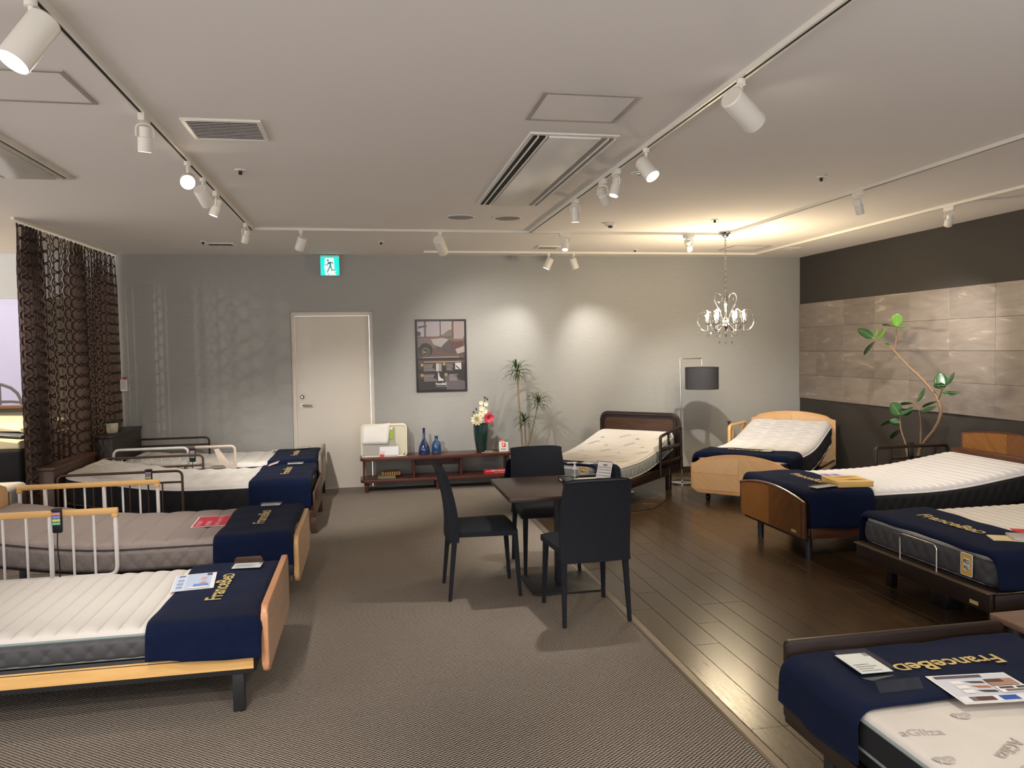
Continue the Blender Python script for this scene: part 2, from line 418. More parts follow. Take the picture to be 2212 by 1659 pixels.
# the neighbouring bay behind the curtain: back wall with a shop window to the mall
WY = 9.2; SILL = 1.085; WTOP = 2.24
g = nb(); bx(g, -7.5, -2.68, WY, WY+.1, 0, SILL-.03); bx(g, -3.45, -2.68, WY, WY+.1, SILL-.03, WTOP); bx(g, -7.5, -6.6, WY, WY+.1, SILL-.03, WTOP)
struct('wall_bay', g, M_olive)
g = nb(); bx(g, -7.5, -2.68, WY, WY+.1, WTOP, CEIL); struct('trim_2', g, pm('pale_fascia', (222,226,230), .7, var=.03))
win = link('window_1', None); win['kind'] = 'structure'; BASE['window_1'] = Vector((0, 0, 0))
g = nb(); bx(g, -6.6, -3.45, WY-.05, WY+.1, SILL-.035, SILL, .004); part('window_sill', g, wood('sill_wood', (112,74,58), (140,98,78), .4), win)
g = nb(); bx(g, -3.50, -3.45, WY+.02, WY+.08, SILL, WTOP, .003); bx(g, -4.42, -4.37, WY+.02, WY+.08, SILL, WTOP, .003); part('window_frame', g, white_metal, win)
g = nb(); bx(g, -6.6, -3.5, WY+.045, WY+.053, SILL, WTOP); part('pane', g, clearglass, win)
g = nb(); bx(g, -9.0, -2.0, 12.4, 12.5, 0, 3.2); struct('wall_mall', g, pm('mall_wall', (196,184,198), .6, var=.1, scale=2.2))
g = nb(); bx(g, -9.0, -2.0, 9.32, 12.4, -.06, 0); struct('floor_mall', g, pm('mall_floor', (190,192,206), .3, var=.05))
g = nb(); bx(g, -9.0, -2.0, 9.32, 12.4, 3.1, 3.18); struct('ceiling_mall', g, pm('mall_ceiling', (232,232,234), .9, var=.02))
al = bpy.data.lights.new('mall_corridor_light', 'AREA'); al.energy = 40; al.size = 3.0; al.color = (.92, .94, 1.0)
ao = bpy.data.objects.new('mall_corridor_light', al); COL.objects.link(ao); ao.location = (-5.2, 11.0, 3.05)

# ------------------------------------------------------------ ceiling tracks and devices
slotdark = pm('slot_shadow_black', (20,18,18), .7)
def track(label, x0, x1, y0, y1):
    t = thing('lighting_track', label, 'track', WF, ((x0+x1)/2, (y0+y1)/2, CEIL), 'lighting tracks on the ceiling')
    g = nb(); h = .018; d = .007
    if x1-x0 < y1-y0:
        bx(g, x0-h, x0-d, y0, y1, CEIL-.022, CEIL); bx(g, x0+d, x0+h, y0, y1, CEIL-.022, CEIL)
        part('track_housing', g, white_metal, t, smooth=False)
        g = nb(); bx(g, x0-d, x0+d, y0, y1, CEIL-.0205, CEIL-.001); part('slot', g, slotdark, t, smooth=False)
    else:
        bx(g, x0, x1, y0-h, y0-d, CEIL-.022, CEIL); bx(g, x0, x1, y0+d, y0+h, CEIL-.022, CEIL)
        part('track_housing', g, white_metal, t, smooth=False)
        g = nb(); bx(g, x0, x1, y0-d, y0+d, CEIL-.0205, CEIL-.001); part('slot', g, slotdark, t, smooth=False)
    return t
TL, TM, TR, TW = -.975, 1.552, 3.545, 4.70
track('long white ceiling track above the left row of beds', TL, TL, -3, 7.22)
track('white ceiling track running from top centre beside the air conditioner', TM, TM, -3, 7.18)
track('white ceiling track starting at the chandelier and running right', TR, TR, -3, 7.18)
track('white ceiling track nearest the stone-tiled wall', TW, TW, -3, 8.70)
track('white cross track joining the other tracks behind the ceiling speakers', TL+.02, TR+.02, 7.20, 7.20)
track('white cross track closest to the grey back wall', .66, TW+.02, 8.72, 8.72)

def spot(label, track_pt, aim, size, watt, lit=True, cone=50, drop=None, colour=WARM, offset=(0,0)):
    """size 'L' = stem-hung cylinder, 'S' = yoke-hung small projector"""
    tx, ty = track_pt; zc = CEIL-.022
    t = thing('track_spotlight', label, 'spotlight', WF, (tx, ty, zc), 'spotlights on the ceiling tracks')
    L = size == 'L'
    rad, ln = {'L': (.049, .185), 'M': (.042, .125), 'S': (.031, .115)}[size]
    dz = drop or {'L': .115, 'M': .105, 'S': .095}[size]
    p = Vector((tx, ty, zc-dz)); d = (Vector(aim)-p).normalized()
    g = nb()
    if size == 'S': bx(g, tx-.014, tx+.014, ty-.055, ty+.055, zc-.032, zc+.004, .003) if abs(track_pt[1]-7.2) > .05 and abs(track_pt[1]-8.72) > .05 else bx(g, tx-.055, tx+.055, ty-.014, ty+.014, zc-.032, zc+.004, .003)
    else:
        tube(g, [(tx, ty, zc+.004), (tx, ty, zc-.022)], .019, 14)
    part('adapter', g, white_metal, t)
    g = nb()
    if size != 'S':
        tube(g, [(tx, ty, zc-.02), (tx, ty, zc-dz+.01)], .0085, 8)
        part('stem', g, white_metal, t)
    else:
        side = d.cross(Vector((0, 0, 1))); side = side.normalized() if side.length > .05 else Vector((1, 0, 0))
        top = Vector((tx, ty, zc-.030)); r2 = rad+.006
        tube(g, arcpath([p+side*r2, p+side*r2+Vector((0,0,dz-.045)), top, p-side*r2+Vector((0,0,dz-.045)), p-side*r2], .02, 4), .0045, 6)
        part('yoke', g, white_metal, t)
    # body: open cylinder along d, lens set back inside
    q = d.to_track_quat('Z', 'Y').to_matrix().to_4x4(); q.translation = p
    a, b = -ln*.42, ln*.58
    g = nb()
    if size == 'S': prof = [(rad*.55, a), (rad*.80, a+.004), (rad*.80, a+ln*.42), (rad, a+ln*.44), (rad, b-.004), (rad*.97, b), (rad*.90, b), (rad*.86, b-.02)]
    else: prof = [(rad*.9, a), (rad, a+.006), (rad, b-.003), (rad*.985, b), (rad*.93, b), (rad*.90, b-.018)]
    lathe(g, prof, 24); g.transform(q); part('lamp_body', g, white_metal, t)
    g = nb(); lathe(g, [(rad*.88, b-.019), (rad*.88, b-.012), (rad*.5, b-.009)], 24); g.transform(q)
    part('lens', g, LENS_ON if lit else LENS_OFF, t)
    if watt:
        sl = bpy.data.lights.new('spot_lamp', 'SPOT'); sl.energy = watt*SPOT_W; sl.color = colour; sl.spot_size = math.radians(cone); sl.spot_blend = 1.0; sl.shadow_soft_size = rad*.8
        so = bpy.data.objects.new('spot_lamp', sl); COL.objects.link(so)
        so.matrix_world = q.copy(); so.matrix_world = Matrix.Translation(p + d*(b+.004)) @ d.to_track_quat('-Z', 'Y').to_matrix().to_4x4()
    return t
LENS_ON = emat('lamp_lens_lit', (1.0, .86, .66), 14.0); LENS_OFF = pm('lamp_lens_unlit', (200,196,186), .2, .4)
spot('large white cylinder spotlight at the top left corner, glowing lens facing down left', (TL-.01, 2.64), (-1.75, 1.95, .95), 'L', 90, colour=NEUT)
spot('small white spotlight hanging straight down just left of the slatted ceiling vent', (TL, 3.83), (-1.15, 4.25, .4), 'S', 100, colour=NEUT)
spot('white cylinder spotlight shining its bright round lens straight at the viewer', (TL, 4.70), (-.25, .6, 1.15), 'M', 120, colour=NEUT)
spot('white cylinder spotlight half hidden behind the brightest one on the left track', (TL, 5.12), (-.2, 8.1, .45), 'M', 380, colour=NEUT)
spot('small white spotlight tilted down left, between the brightest lamp and the track corner', (TL, 5.55), (-1.75, 5.45, .45), 'S', 110, colour=NEUT)
spot('small white spotlight hanging at the corner of the left track', (TL, 6.86), (-1.5, 7.5, .45), 'S', 90, colour=NEUT)
spot('white cylinder spotlight on the cross track just left of the exit sign', (-.55, 7.20), (-1.45, 8.5, .5), 'M', 90, colour=NEUT)
spot('large white cylinder spotlight above the framed poster, pointing down right', (.70, 7.20), (1.55, 9.14, 1.15), 'L', 140, cone=76, colour=NEUT)
spot('small white spotlight with bright tip beside the slotted grille on the back cross track', (1.90, 7.20), (1.55, 6.3, 0), 'S', 170, colour=NEUT)
spot('left one of the two stem spotlights hanging against the grey back wall', (2.10, 8.72), (1.2, 8.95, .6), 'M', 70, colour=NEUT, cone=80)
spot('right one of the two stem spotlights hanging against the grey back wall', (2.40, 8.72), (3.15, 8.9, .5), 'M', 95, cone=85, colour=NEUT)
spot('small white spotlight hanging left of the chandelier canopy', (3.16, 7.20), (4.15, 8.7, .75), 'S', 170, cone=66, colour=NEUT)
spot('largest white cylinder spotlight at upper right, its back turned to the viewer', (TM, 3.00), (4.6, 4.5, .9), 'L', 200, colour=WARM)
spot('white cylinder spotlight with glowing oval lens, right of the air conditioner', (TM, 4.10), (2.45, 2.6, .4), 'M', 90, colour=WARM)
spot('small white spotlight of the overlapping pair with its bright tip facing left', (TM, 4.62), (.75, 4.4, .2), 'S', 110, colour=NEUT)
spot('small white spotlight of the overlapping pair tilted towards the right', (TM, 4.90), (3.2, 6.6, .3), 'S', 200, colour=WARM)
spot('small white spotlight hanging straight down above the dining table', (TM, 5.58), (1.65, 5.75, .2), 'S', 100, colour=NEUT)
spot('small white spotlight on the middle right track, tilted down right', (TR, 5.08), (4.35, 5.55, .5), 'S', 120, colour=NEUT, cone=60)
spot('small white spotlight in front of the charcoal wall, near the rubber plant', (TW, 5.55), (5.35, 6.75, 1.25), 'S', 190, colour=NEUT, cone=70)
# unseen fill lamps added out of view along the same tracks, without fixtures
for i, (x, y, ax, ay, e, cl) in enumerate(((TL, 1.6, -1.2, 3.6, 90, NEUT), (TM, 1.2, 1.9, 2.3, 60, WARM), (TR, 2.6, 3.3, 3.8, 60, WARM), (TL, .2, -.4, 2.6, 150, NEUT), (TM, -.6, .5, 2.0, 150, NEUT), (TR, .5, 2.7, 2.2, 40, WARM))):
    sl = bpy.data.lights.new('unseen_track_lamp', 'SPOT'); sl.energy = e*SPOT_W; sl.color = cl; sl.spot_size = math.radians(62); sl.spot_blend = .8; sl.shadow_soft_size = .04
    so = bpy.data.objects.new('unseen_track_lamp', sl); COL.objects.link(so); so.location = (x, y, 2.55)
    so.rotation_euler = (Vector((ax, ay, .2))-so.location).to_track_quat('-Z', 'Y').to_euler()

# air conditioners, hatches, vents, speakers, detectors
acgrey = pm('grille_grey', (150,146,140), .5)
def aircon(label, x0, x1, y0, y1, dark_left):
    t = thing('air_conditioner', label, 'air conditioner', WF, ((x0+x1)/2, (y0+y1)/2, CEIL), 'ceiling air conditioners')
    z = CEIL
    g = nb(); bx(g, x0, x1, y0, y1, z-.010, z, .002, 1); part('cover_frame', g, white_metal, t)
    wd = x1-x0
    g = nb(); bx(g, x0+wd*.22, x0+wd*.80, y0+.03, y1-.03, z-.020, z-.009, .004); part('intake_panel', g, pm('aircon_panel', (224,220,212), .22, var=.02), t)
    for k, (a, b, m) in enumerate(((.05, .095, slotdark), (.115, .185, slotdark if dark_left else acgrey), (.83, .88, acgrey), (.905, .955, slotdark if not dark_left else acgrey))):
        g = nb(); bx(g, x0+wd*a, x0+wd*b, y0+.03, y1-.03, z-.0125, z-.0095); part('air_slot', g, m, t, smooth=False)
        g = nb(); bx(g, x0+wd*b, x0+wd*(b+.012), y0+.03, y1-.03, z-.022, z-.009, .001, 1); part('air_vane', g, white_metal, t)
aircon('long white air conditioner with dark slots at centre of ceiling', .86, 1.345, 3.93, 5.90, True)
aircon('white air conditioner with dark slots cut off by the left picture edge', -2.25, -1.765, 3.35, 5.30, False)
framegrey = pm('hatch_frame', (172,166,158), .45, .3)
def hatch(label, x0, x1, y0, y1):
    t = thing('access_hatch', label, 'hatch', WF, ((x0+x1)/2, (y0+y1)/2, CEIL), 'ceiling access hatches')
    g = nb(); b = .018
    for q in ((x0, x1, y0, y0+b), (x0, x1, y1-b, y1), (x0, x0+b, y0+b, y1-b), (x1-b, x1, y0+b, y1-b)): bx(g, *q, CEIL-.006, CEIL)
    part('hatch_frame', g, framegrey, t, smooth=False)
    g = nb(); bx(g, x0+b+.003, x1-b-.003, y0+b+.003, y1-b-.003, CEIL-.004, CEIL); part('hatch_panel', g, ceiling_paint, t, smooth=False)
hatch('square white ceiling hatch with grey rim at top centre', .789, 1.24, 3.315, 3.72)
hatch('square white ceiling hatch at the upper left picture edge', -1.59, -1.14, 3.33, 3.74)
hatch('square white ceiling hatch behind the chandelier chain', 4.08, 4.53, 8.05, 8.47)
def vent(label, x0, x1, y0, y1, n, along_x=True, col=None):
    t = thing('ceiling_vent', label, 'vent', WF, ((x0+x1)/2, (y0+y1)/2, CEIL), 'slatted ceiling vents')
    b = .022; g = nb()
    for q in ((x0, x1, y0, y0+b), (x0, x1, y1-b, y1), (x0, x0+b, y0+b, y1-b), (x1-b, x1, y0+b, y1-b)): bx(g, *q, CEIL-.012, CEIL, .002, 1)
    part('vent_frame', g, white_metal, t)
    g = nb(); bx(g, x0+b, x1-b, y0+b, y1-b, CEIL-.002, CEIL-.0005); part('backing', g, slotdark, t, smooth=False)
    g0 = nb()
    if along_x: obx(g0, (0, 0, 0), (x1-x0-2*b, .021, .003), Matrix.Rotation(.35, 3, 'X'))
    else: obx(g0, (0, 0, 0), (.012, y1-y0-2*b, .002), Matrix.Rotation(.6, 3, 'Y'))
    me = tomesh('slat', g0, False)
    for k in range(n):
        o = link('slat', me, pm('slat_grey', (196,190,182), .5)); o.parent = t; f = (k+.5)/n
        o.location = (0, (y0+b+(y1-y0-2*b)*f)-(y0+y1)/2, -.007) if along_x else ((x0+b+(x1-x0-2*b)*f)-(x0+x1)/2, 0, -.007)
vent('slatted square ceiling vent right of the left track', -.84, -.47, 3.90, 4.26, 12)
vent('small slatted ceiling grille near the curtain', -1.57, -1.29, 8.18, 8.40, 14, False)
vent('small slatted ceiling grille near the two wall spotlights', 1.87, 2.12, 8.22, 8.45, 14, False)
vent('small slatted ceiling grille in the far right corner', 4.72, 4.97, 8.17, 8.34, 10)
for lb, x, y, c in (('left one of two round grey ceiling speakers', .81, 6.50, (150,150,152)), ('right one of two round grey ceiling speakers', 1.212, 6.51, (146,138,126))):
    t = thing('ceiling_speaker', lb, 'speaker', WF, (x, y, CEIL), 'round ceiling speakers')
    g = nb(); lathe(g, [(.125, 0), (.128, -.004), (.112, -.007), (.11, -.004)], 32, (x, y, CEIL)); part('rim', g, white_metal, t)
    g = nb(); lathe(g, [(.109, -.004), (.109, -.0045), (.05, -.008), (.0, -.009)], 32, (x, y, CEIL)); part('grille', g, pm('speaker_grille_%d' % c[0], c, .7, bump=.5, bscale=700), t)
def sprinkler(label, x, y):
    t = thing('sprinkler', label, 'sprinkler', WF, (x, y, CEIL), 'fire sprinklers on the ceiling')
    g = nb(); lathe(g, [(.036, 0), (.034, -.006), (.014, -.008)], 20, (x, y, CEIL)); part('escutcheon', g, white_metal, t)
    g = nb(); lathe(g, [(.011, -.006), (.011, -.018), (.012, -.020), (.012, -.026), (.006, -.030)], 14, (x, y, CEIL)); part('sprinkler_head', g, blackmetal, t)
for lb, x, y in (('fire sprinkler below and right of the slatted ceiling vent', -.727, 4.962), ('fire sprinkler left of the middle right track', 3.03, 4.74), ('fire sprinkler just above the chandelier canopy', 3.07, 6.43), ('fire sprinkler on the ceiling right of the exit sign', .175, 8.015), ('fire sprinkler near the slotted grille by the back wall', 3.06, 8.47), ('fire sprinkler beside the small grille near the curtain', -1.56, 8.10)):
    sprinkler(lb, x, y)
t = thing('smoke_detector', 'white round smoke detector near the downward spotlight', 'smoke detector', WF, (2.19, 6.70, CEIL))
g = nb(); lathe(g, [(.05, 0), (.05, -.018), (.042, -.026)], 24, (2.19, 6.70, CEIL)); part('detector_base', g, white_metal, t)
g = nb(); lathe(g, [(.02, -.024), (.02, -.04), (.014, -.043)], 16, (2.19, 6.70, CEIL)); part('sensor', g, blackmetal, t)
t = thing('ceiling_socket', 'small round recessed fitting behind the glowing oval spotlight', 'ceiling fitting', WF, (1.75, 4.76, CEIL))
g = nb(); lathe(g, [(.055, 0), (.052, -.006), (.03, -.008)], 24, (1.75, 4.76, CEIL)); part('rim', g, white_metal, t)
g = nb(); lathe(g, [(.022, -.007), (.02, -.014), (.01, -.018)], 16, (1.75, 4.76, CEIL)); part('socket', g, steel, t)
# exit sign
t = thing('exit_sign', 'lit green emergency exit sign with running figure above the door', 'exit sign', WF, (-.385, 9.10, 2.70))
ex0, ex1, ez0, ez1, ey = -.488, -.282, 2.478, 2.69, 9.06
g = nb(); bx(g, ex0-.003, ex1+.003, ey, BACK, ez0+.0, ez1+.018, .003); part('housing', g, white_metal, t)
exg = emat('exit_sign_green', (.0, .80, .68), .8); exw = emat('exit_sign_white', (.9, 1.0, .98), .62); exd = emat('exit_sign_figure', (.0, .42, .38), .3)
g = nb(); bx(g, ex0, ex1, ey-.006, ey, ez0, ez1, .002); part('panel', g, exg, t)
SX = lambda u, v, d: (ex0+(ex1-ex0)*u, ey-.006-d, ez0+(ez1-ez0)*v)
g = nb(); prism(g, [(.25, .93), (.73, .93), (.76, .3), (.86, .22), (.78, .18), (.78, .12), (.88, 0.0), (.28, 0.0), (.22, .12), (.2, .5)], SX, 0, .0006); part('doorway_symbol', g, exw, t, smooth=False)
g = nb(); prism(g, [(.40+.05*math.cos(a), .80+.05*math.sin(a)) for a in [2*PI*i/14 for i in range(14)]], SX, .0006, .0012)
for pl in ([(.36, .64), (.44, .72), (.60, .72), (.56, .6), (.58, .46), (.50, .44), (.50, .58), (.44, .62)], [(.44, .70), (.34, .56), (.22, .56), (.22, .53), (.36, .53), (.47, .65)], [(.58, .72), (.66, .70), (.70, .60), (.67, .60), (.63, .67), (.56, .68)], [(.52, .47), (.38, .16), (.34, .18), (.48, .50)], [(.56, .48), (.64, .30), (.80, .30), (.80, .26), (.60, .26), (.52, .44)], [(.38, .12), (.46, .03), (.44, .02), (.36, .11)]):
    prism(g, pl, SX, .0006, .0012)
part('running_figure', g, exd, t, smooth=False)

# ------------------------------------------------------------ beds
class Prof:
    """height of the adjustable mattress along its length: level, then curving up to the head"""
    def __init__(s, u0=9, u1=10, rise=0.0, foot=0.0): s.u0, s.u1, s.rise, s.foot = u0, u1, rise, foot
    def __call__(s, u):
        u = np.asarray(u, float); t = np.clip((u-s.u0)/(s.u1-s.u0), 0, None)
        up = np.where(t < 1, t*t*.5, t-.5)/1.0
        k = np.clip((2.0-s.u0)/(s.u1-s.u0), 0, None); top = (k*k*.5 if k < 1 else k-.5) if k > 0 else 1
        return s.rise*up/top + s.foot*np.clip(1-u/.45, 0, 1)**2
def qchan(p, A): return lambda u, v: A*np.sqrt(np.abs(np.sin(PI*u/p))+1e-6)
def qgrid(pu, pv, A): return lambda u, v: A*np.minimum(np.sqrt(np.abs(np.sin(PI*u/pu))), np.sqrt(np.abs(np.sin(PI*v/pv))))
def qtuft(p, A):
    def f(u, v):
        r = np.round(v/p); uu = u/p - .5*(np.abs(r) % 2); d2 = ((uu-np.round(uu))*p)**2 + (v-r*p)**2
        return A*(1-np.exp(-d2/(.045**2))) + .0025*np.sin(2*PI*u/p*2+np.sin(v*18))
    return f
def qwave(p, A): return lambda u, v: A*(.5+.5*np.sin(2*PI*u/p+1.1*np.sin(2*PI*v/.42)))
def sdiam(ps, pt, A): return lambda s, t: A*(np.abs(np.cos(PI*(s/ps+t/pt)))*np.abs(np.cos(PI*(s/ps-t/pt)))+1e-6)**.35
def sscale(ps, pt, A):
    def f(s, t):
        out = 0
        for k in (-1, 0, 1, 2):
            row = np.floor(t/pt)+k; c = row*pt; x = s/ps-.5*(row % 2); x = (x-np.round(x))*ps
            d2 = (x/(ps*.56))**2 + ((t-c)/(pt*1.15))**2
            out = np.maximum(out, np.sqrt(np.clip(1-d2, 0, 1))*(1))
        return A*out
    return f
def sflat(s, t): return 0*s
class Mat:
    """mattress geometry in the frame of its bed: x from foot to head, y across"""
    def __init__(s, u0, L, W, z0, T, r=.03, rc=.09, prof=None): s.u0, s.L, s.W, s.z0, s.T, s.r, s.rc, s.prof = u0, L, W, z0, T, r, rc, prof or Prof()
    def top(s, q, nu, nv, p=None):
        hx, hy, rc, r = s.L/2, s.W/2, s.rc, s.r
        def ax(h, n):
            e = np.array([0, .004, .010, .018, .028]); e = e[e < h]
            return np.concatenate([-h+e, np.linspace(-h+.04, h-.04, n), (h-e)[::-1]])
        xa = ax(hx, nu)
        if p:   # rows of vertices follow the channels
            mid = np.concatenate([k*p+p*np.array([0, .02, .06, .14, .26, .4, .5, .6, .74, .86, .94, .98]) for k in range(int(2*hx/p)+2)])-hx
            mid = mid[(mid > -hx+.034) & (mid < hx-.034)]; e = np.array([0, .004, .010, .018, .028]); xa = np.concatenate([-hx+e, mid, (hx-e)[::-1]])
        X, Y = np.meshgrid(xa, ax(hy, nv), indexing='ij')
        d = np.minimum(hx-np.abs(X), hy-np.abs(Y))
        p = np.clip((np.abs(X)-(hx-rc))/rc, 0, 1); qq = np.clip((np.abs(Y)-(hy-rc))/rc, 0, 1)
        X2 = np.sign(X)*np.where(p > 0, hx-rc+rc*p*np.sqrt(1-qq**2/2), np.abs(X)); Y2 = np.sign(Y)*np.where(qq > 0, hy-rc+rc*qq*np.sqrt(1-p**2/2), np.abs(Y))
        k = np.clip(1-d/r, 0, 1); drop = r*(1-np.sqrt(1-k*k)); fade = np.clip(d/(.05), 0, 1)
        u = X2+hx
        Z = s.z0+s.prof(u)+s.T-drop+q(u, Y2)*fade
        P = np.stack([X2+hx+s.u0, Y2, Z], -1); n, m = X.shape
        return P.reshape(-1, 3), gridfaces(n, m)
    def outline(s, n=260, grow=0.0):
        hx, hy, rc = s.L/2+grow, s.W/2+grow, s.rc+grow
        pts = rrect(-hx, hx, -hy, hy, rc, 8); pts.append(pts[0]); pts = np.array(pts)
        seg = np.hypot(*np.diff(pts, axis=0).T); cs = np.concatenate([[0], np.cumsum(seg)]); ss = np.linspace(0, cs[-1], n, endpoint=False)
        x = np.interp(ss, cs, pts[:, 0]); y = np.interp(ss, cs, pts[:, 1])
        return x+hx-grow, y, ss
    def side(s, q, n=900, m=20):
        x, y, ss = s.outline(n); h = s.T-s.r
        nx = np.roll(x, -1)-np.roll(x, 1); ny = np.roll(y, -1)-np.roll(y, 1); ln = np.hypot(nx, ny); nx, ny = ny/ln, -nx/ln
        t = np.linspace(0, h, m); SS, T = np.meshgrid(ss, t, indexing='ij')
        D = q(SS, T)*np.clip(np.minimum(T, h-T)/.02, 0, 1) + .006*np.sin(PI*T/h)
        X = x[:, None]+nx[:, None]*D; Y = y[:, None]+ny[:, None]*D; Z = s.z0+s.prof(np.clip(x, 0, s.L))[:, None]+T
        return np.stack([X+s.u0, Y, Z], -1).reshape(-1, 3), gridfaces(n, m, cu=True)
    def pipe(s, bm, z, r=.006):
        x, y, _ = s.outline(150, .002); tube(bm, [(a+s.u0, b, s.z0+z+float(s.prof(max(0, min(s.L, a))))) for a, b in zip(x, y)], r, 6, closed=True)
        return bm
def mattress(fr, mt, lb, qtop, qside, mtop, mside, mpipe, nu=150, nv=44, base_pipe=True, ns=900, m=20, p=None):
    t = thing('mattress', lb, 'mattress', fr, (mt.u0+mt.L/2, 0, mt.z0))
    part('top_panel', mt.top(qtop, nu, nv, p), mtop, t, ang=60); part('side_panel', mt.side(qside, ns, m), mside, t, ang=60)
    g = nb(); mt.pipe(g, mt.T-mt.r); part('piping', g, mpipe, t)
    if base_pipe: g = nb(); mt.pipe(g, .008); part('piping', g, mpipe, t)
    return t
def throw(fr, mt, lb, ua, ub, hem, text_u=.17, text_h=.07, amp=.010, seed=1, flare=.012, text_v=0.0, skew=0.0, flap=1.0, oz=.022):
    rg = np.random.default_rng(seed); ph = rg.uniform(0, 6.28, 8); o = .028
    t = thing('throw_blanket', lb, 'blanket', fr, ((ua+ub)/2, 0, mt.z0+mt.T))
    hy, r, T = mt.W/2, max(mt.r, .035), mt.T
    L1 = T-r-(hem-mt.z0); prof = []
    for k in np.linspace(0, 1, 9): prof.append((hy+o+flare*(1-k), (hem-mt.z0)+L1*k, 1-k))
    for a in np.linspace(0, PI/2, 7)[1:]: prof.append((hy+o-r-o+(r+o)*math.cos(a), T-r+(r+oz)*math.sin(a), 0))
    half = np.array(prof); topv = np.linspace(hy-r, -(hy-r), 26)[1:-1]
    pr = np.vstack([half, np.stack([topv, 0*topv+T+oz, 0*topv], 1), half[::-1]*np.array([-1, 1, 1])])
    us = np.concatenate([[ua-.014, ua-.011, ua-.004, ua+.006], np.linspace(ua+.02, ub, 36)]); m = len(pr); V = []
    for i, u in enumerate(us):
        f = i/39
        for j, (v, z, side) in enumerate(pr):
            s_ = 1 if v > 0 else -1; w1 = math.sin(u*21+ph[0]+s_)+.6*math.sin(u*37+ph[1]*s_)
            dv = s_*amp*(w1*.5+.5)*side**1.2
            du = .006*math.sin(v*7+ph[2])*(1 if f > .5 else -1)*abs(2*f-1) + skew*v*(f)
            dz = .012*math.sin(u*8+ph[3]*s_)*side + (.0022*math.sin(v*11+u*17+ph[4])+.0018*math.sin(v*23-u*9+ph[5]))*(1-side)
            if side == 0 and f > .93: dz -= .006*(f-.93)/.07
            if i < 4: dz -= flap*(.055, .030, .012, .003)[i]*(1-side)
            V.append((u+du, v+dv, mt.z0+float(mt.prof(max(0, u-mt.u0)))+z+dz))
    bl = part('fabric', (V, gridfaces(40, m)), navy, t, ang=60)
    md = bl.modifiers.new('thickness', 'SOLIDIFY'); md.thickness = .006; md.offset = 0
    TV, TF = wordmark(text_h); Lx = TV[:, 0].max()
    U = ua+text_u+TV[:, 1]; Vv = -(TV[:, 0]-Lx/2)+text_v
    Z = mt.z0+mt.prof(np.clip(U-mt.u0, 0, None))+T+oz+.0088 + 0*U + .0*Vv
    part('lettering', (np.stack([U, Vv, Z], 1), TF), gold, t, smooth=False, label='gold wordmark print')
    return t
def legs(th, pts, z1, s, mat, round_=False):
    for (x, y) in pts:
        g = nb()
        if round_: tube(g, [(x, y, 0), (x, y, z1)], s/2, 14)
        else: bx(g, x-s/2, x+s/2, y-s/2, y+s/2, 0, z1, .004)
        part('leg', g, mat, th)
def deck(th, x0, x1, hy, z0, z1, prof, mat, u0):
    """the jointed support plate under an adjustable mattress"""
    xs = np.linspace(x0, x1, 24); V = []
    for x in xs:
        z = float(prof(max(0, x-u0)))
        for y, zz in ((-hy, z0), (-hy, z1), (hy, z1), (hy, z0)): V.append((x, y, zz+z))
    return part('mattress_support', (V, gridfaces(24, 4, cv=True)), mat, th)
def tubeframe(bm, pts, r, rc=.05): return tube(bm, arcpath(pts, rc, 5), r, 8)

oak = wood('light_oak', (208,164,112), (228,188,138), .4, (18, 18, 1.5), rings=2.0)
oakx = wood('light_oak_rail', (212,168,110), (230,190,134), .4, (1.5, 18, 18), rings=2.0)
oakedge = wood('oak_edge', (200,154,104), (220,176,126), .35, (10, 1.5, 10), rings=2.0)
yoak = wood('honey_oak', (220,172,104), (234,190,124), .38, (1.5, 14, 14), rings=2.0)
cherry = wood('orange_beech', (198,142,104), (218,162,122), .35, (10, 1.5, 10), rings=2.0)
beechpanel = wood('beech_panel', (186,154,128), (202,172,146), .45, (12, 1.2, 12), rings=2.0)
dkw = wood('espresso_wood', (26,17,12), (45,29,21), .38, (1.4, 20, 20))
dkwy = wood('espresso_wood_cross', (26,16,12), (44,28,20), .42, (20, 1.4, 20))
walm = wood('walnut_cabinet', (62,40,27), (94,64,44), .4, (20, 1.4, 20))
wal_p = wood('walnut_veneer_rising', (88,54,26), (124,80,42), .36, (30, 1.3, 30), rot=(.85, 0, 0), coat=.2)  # darker half: how light catches the grain is put into the colour
wal_m = wood('walnut_veneer_falling', (112,72,34), (152,104,54), .36, (30, 1.3, 30), rot=(-.85, 0, 0), coat=.2)  # same veneer made lighter, light on its grain painted in
wal_e = wood('walnut_edge', (70,38,22), (104,62,38), .3, (20, 1.4, 20), coat=.3)
wal_r = wood('walnut_rail', (66,36,22), (92,54,34), .35, (1.4, 20, 20), coat=.2)
mpl_p = wood('maple_veneer_rising', (206,168,124), (222,186,144), .42, (26, 1.2, 26), rot=(.7, 0, 0))
mpl_m = wood('maple_veneer_falling', (198,160,116), (216,180,136), .42, (26, 1.2, 26), rot=(-.7, 0, 0))
darkside = pm('charcoal_mattress_side', (62,62,66), .6, var=.15, scale=60, spec=.6)
blackside = pm('black_mattress_side', (24,24,28), .92, var=.2, scale=60)
greytop = pm('taupe_jacquard', (146,134,130), .7, var=.22, scale=55, stretch=(1,2.2,1), spec=.35)
greyside = pm('taupe_jacquard_side', (124,115,112), .7, var=.22, scale=50, spec=.35)
silverside = pm('silver_mattress_side', (150,156,158), .5, var=.12, scale=30, spec=.5)
pipe_g = pm('grey_piping', (150,152,152), .6); pipe_w = pm('white_piping', (222,220,216), .7); pipe_d = pm('dark_piping', (40,36,40), .6); pipe_b = pm('mint_grey_piping', (128,142,142), .6)
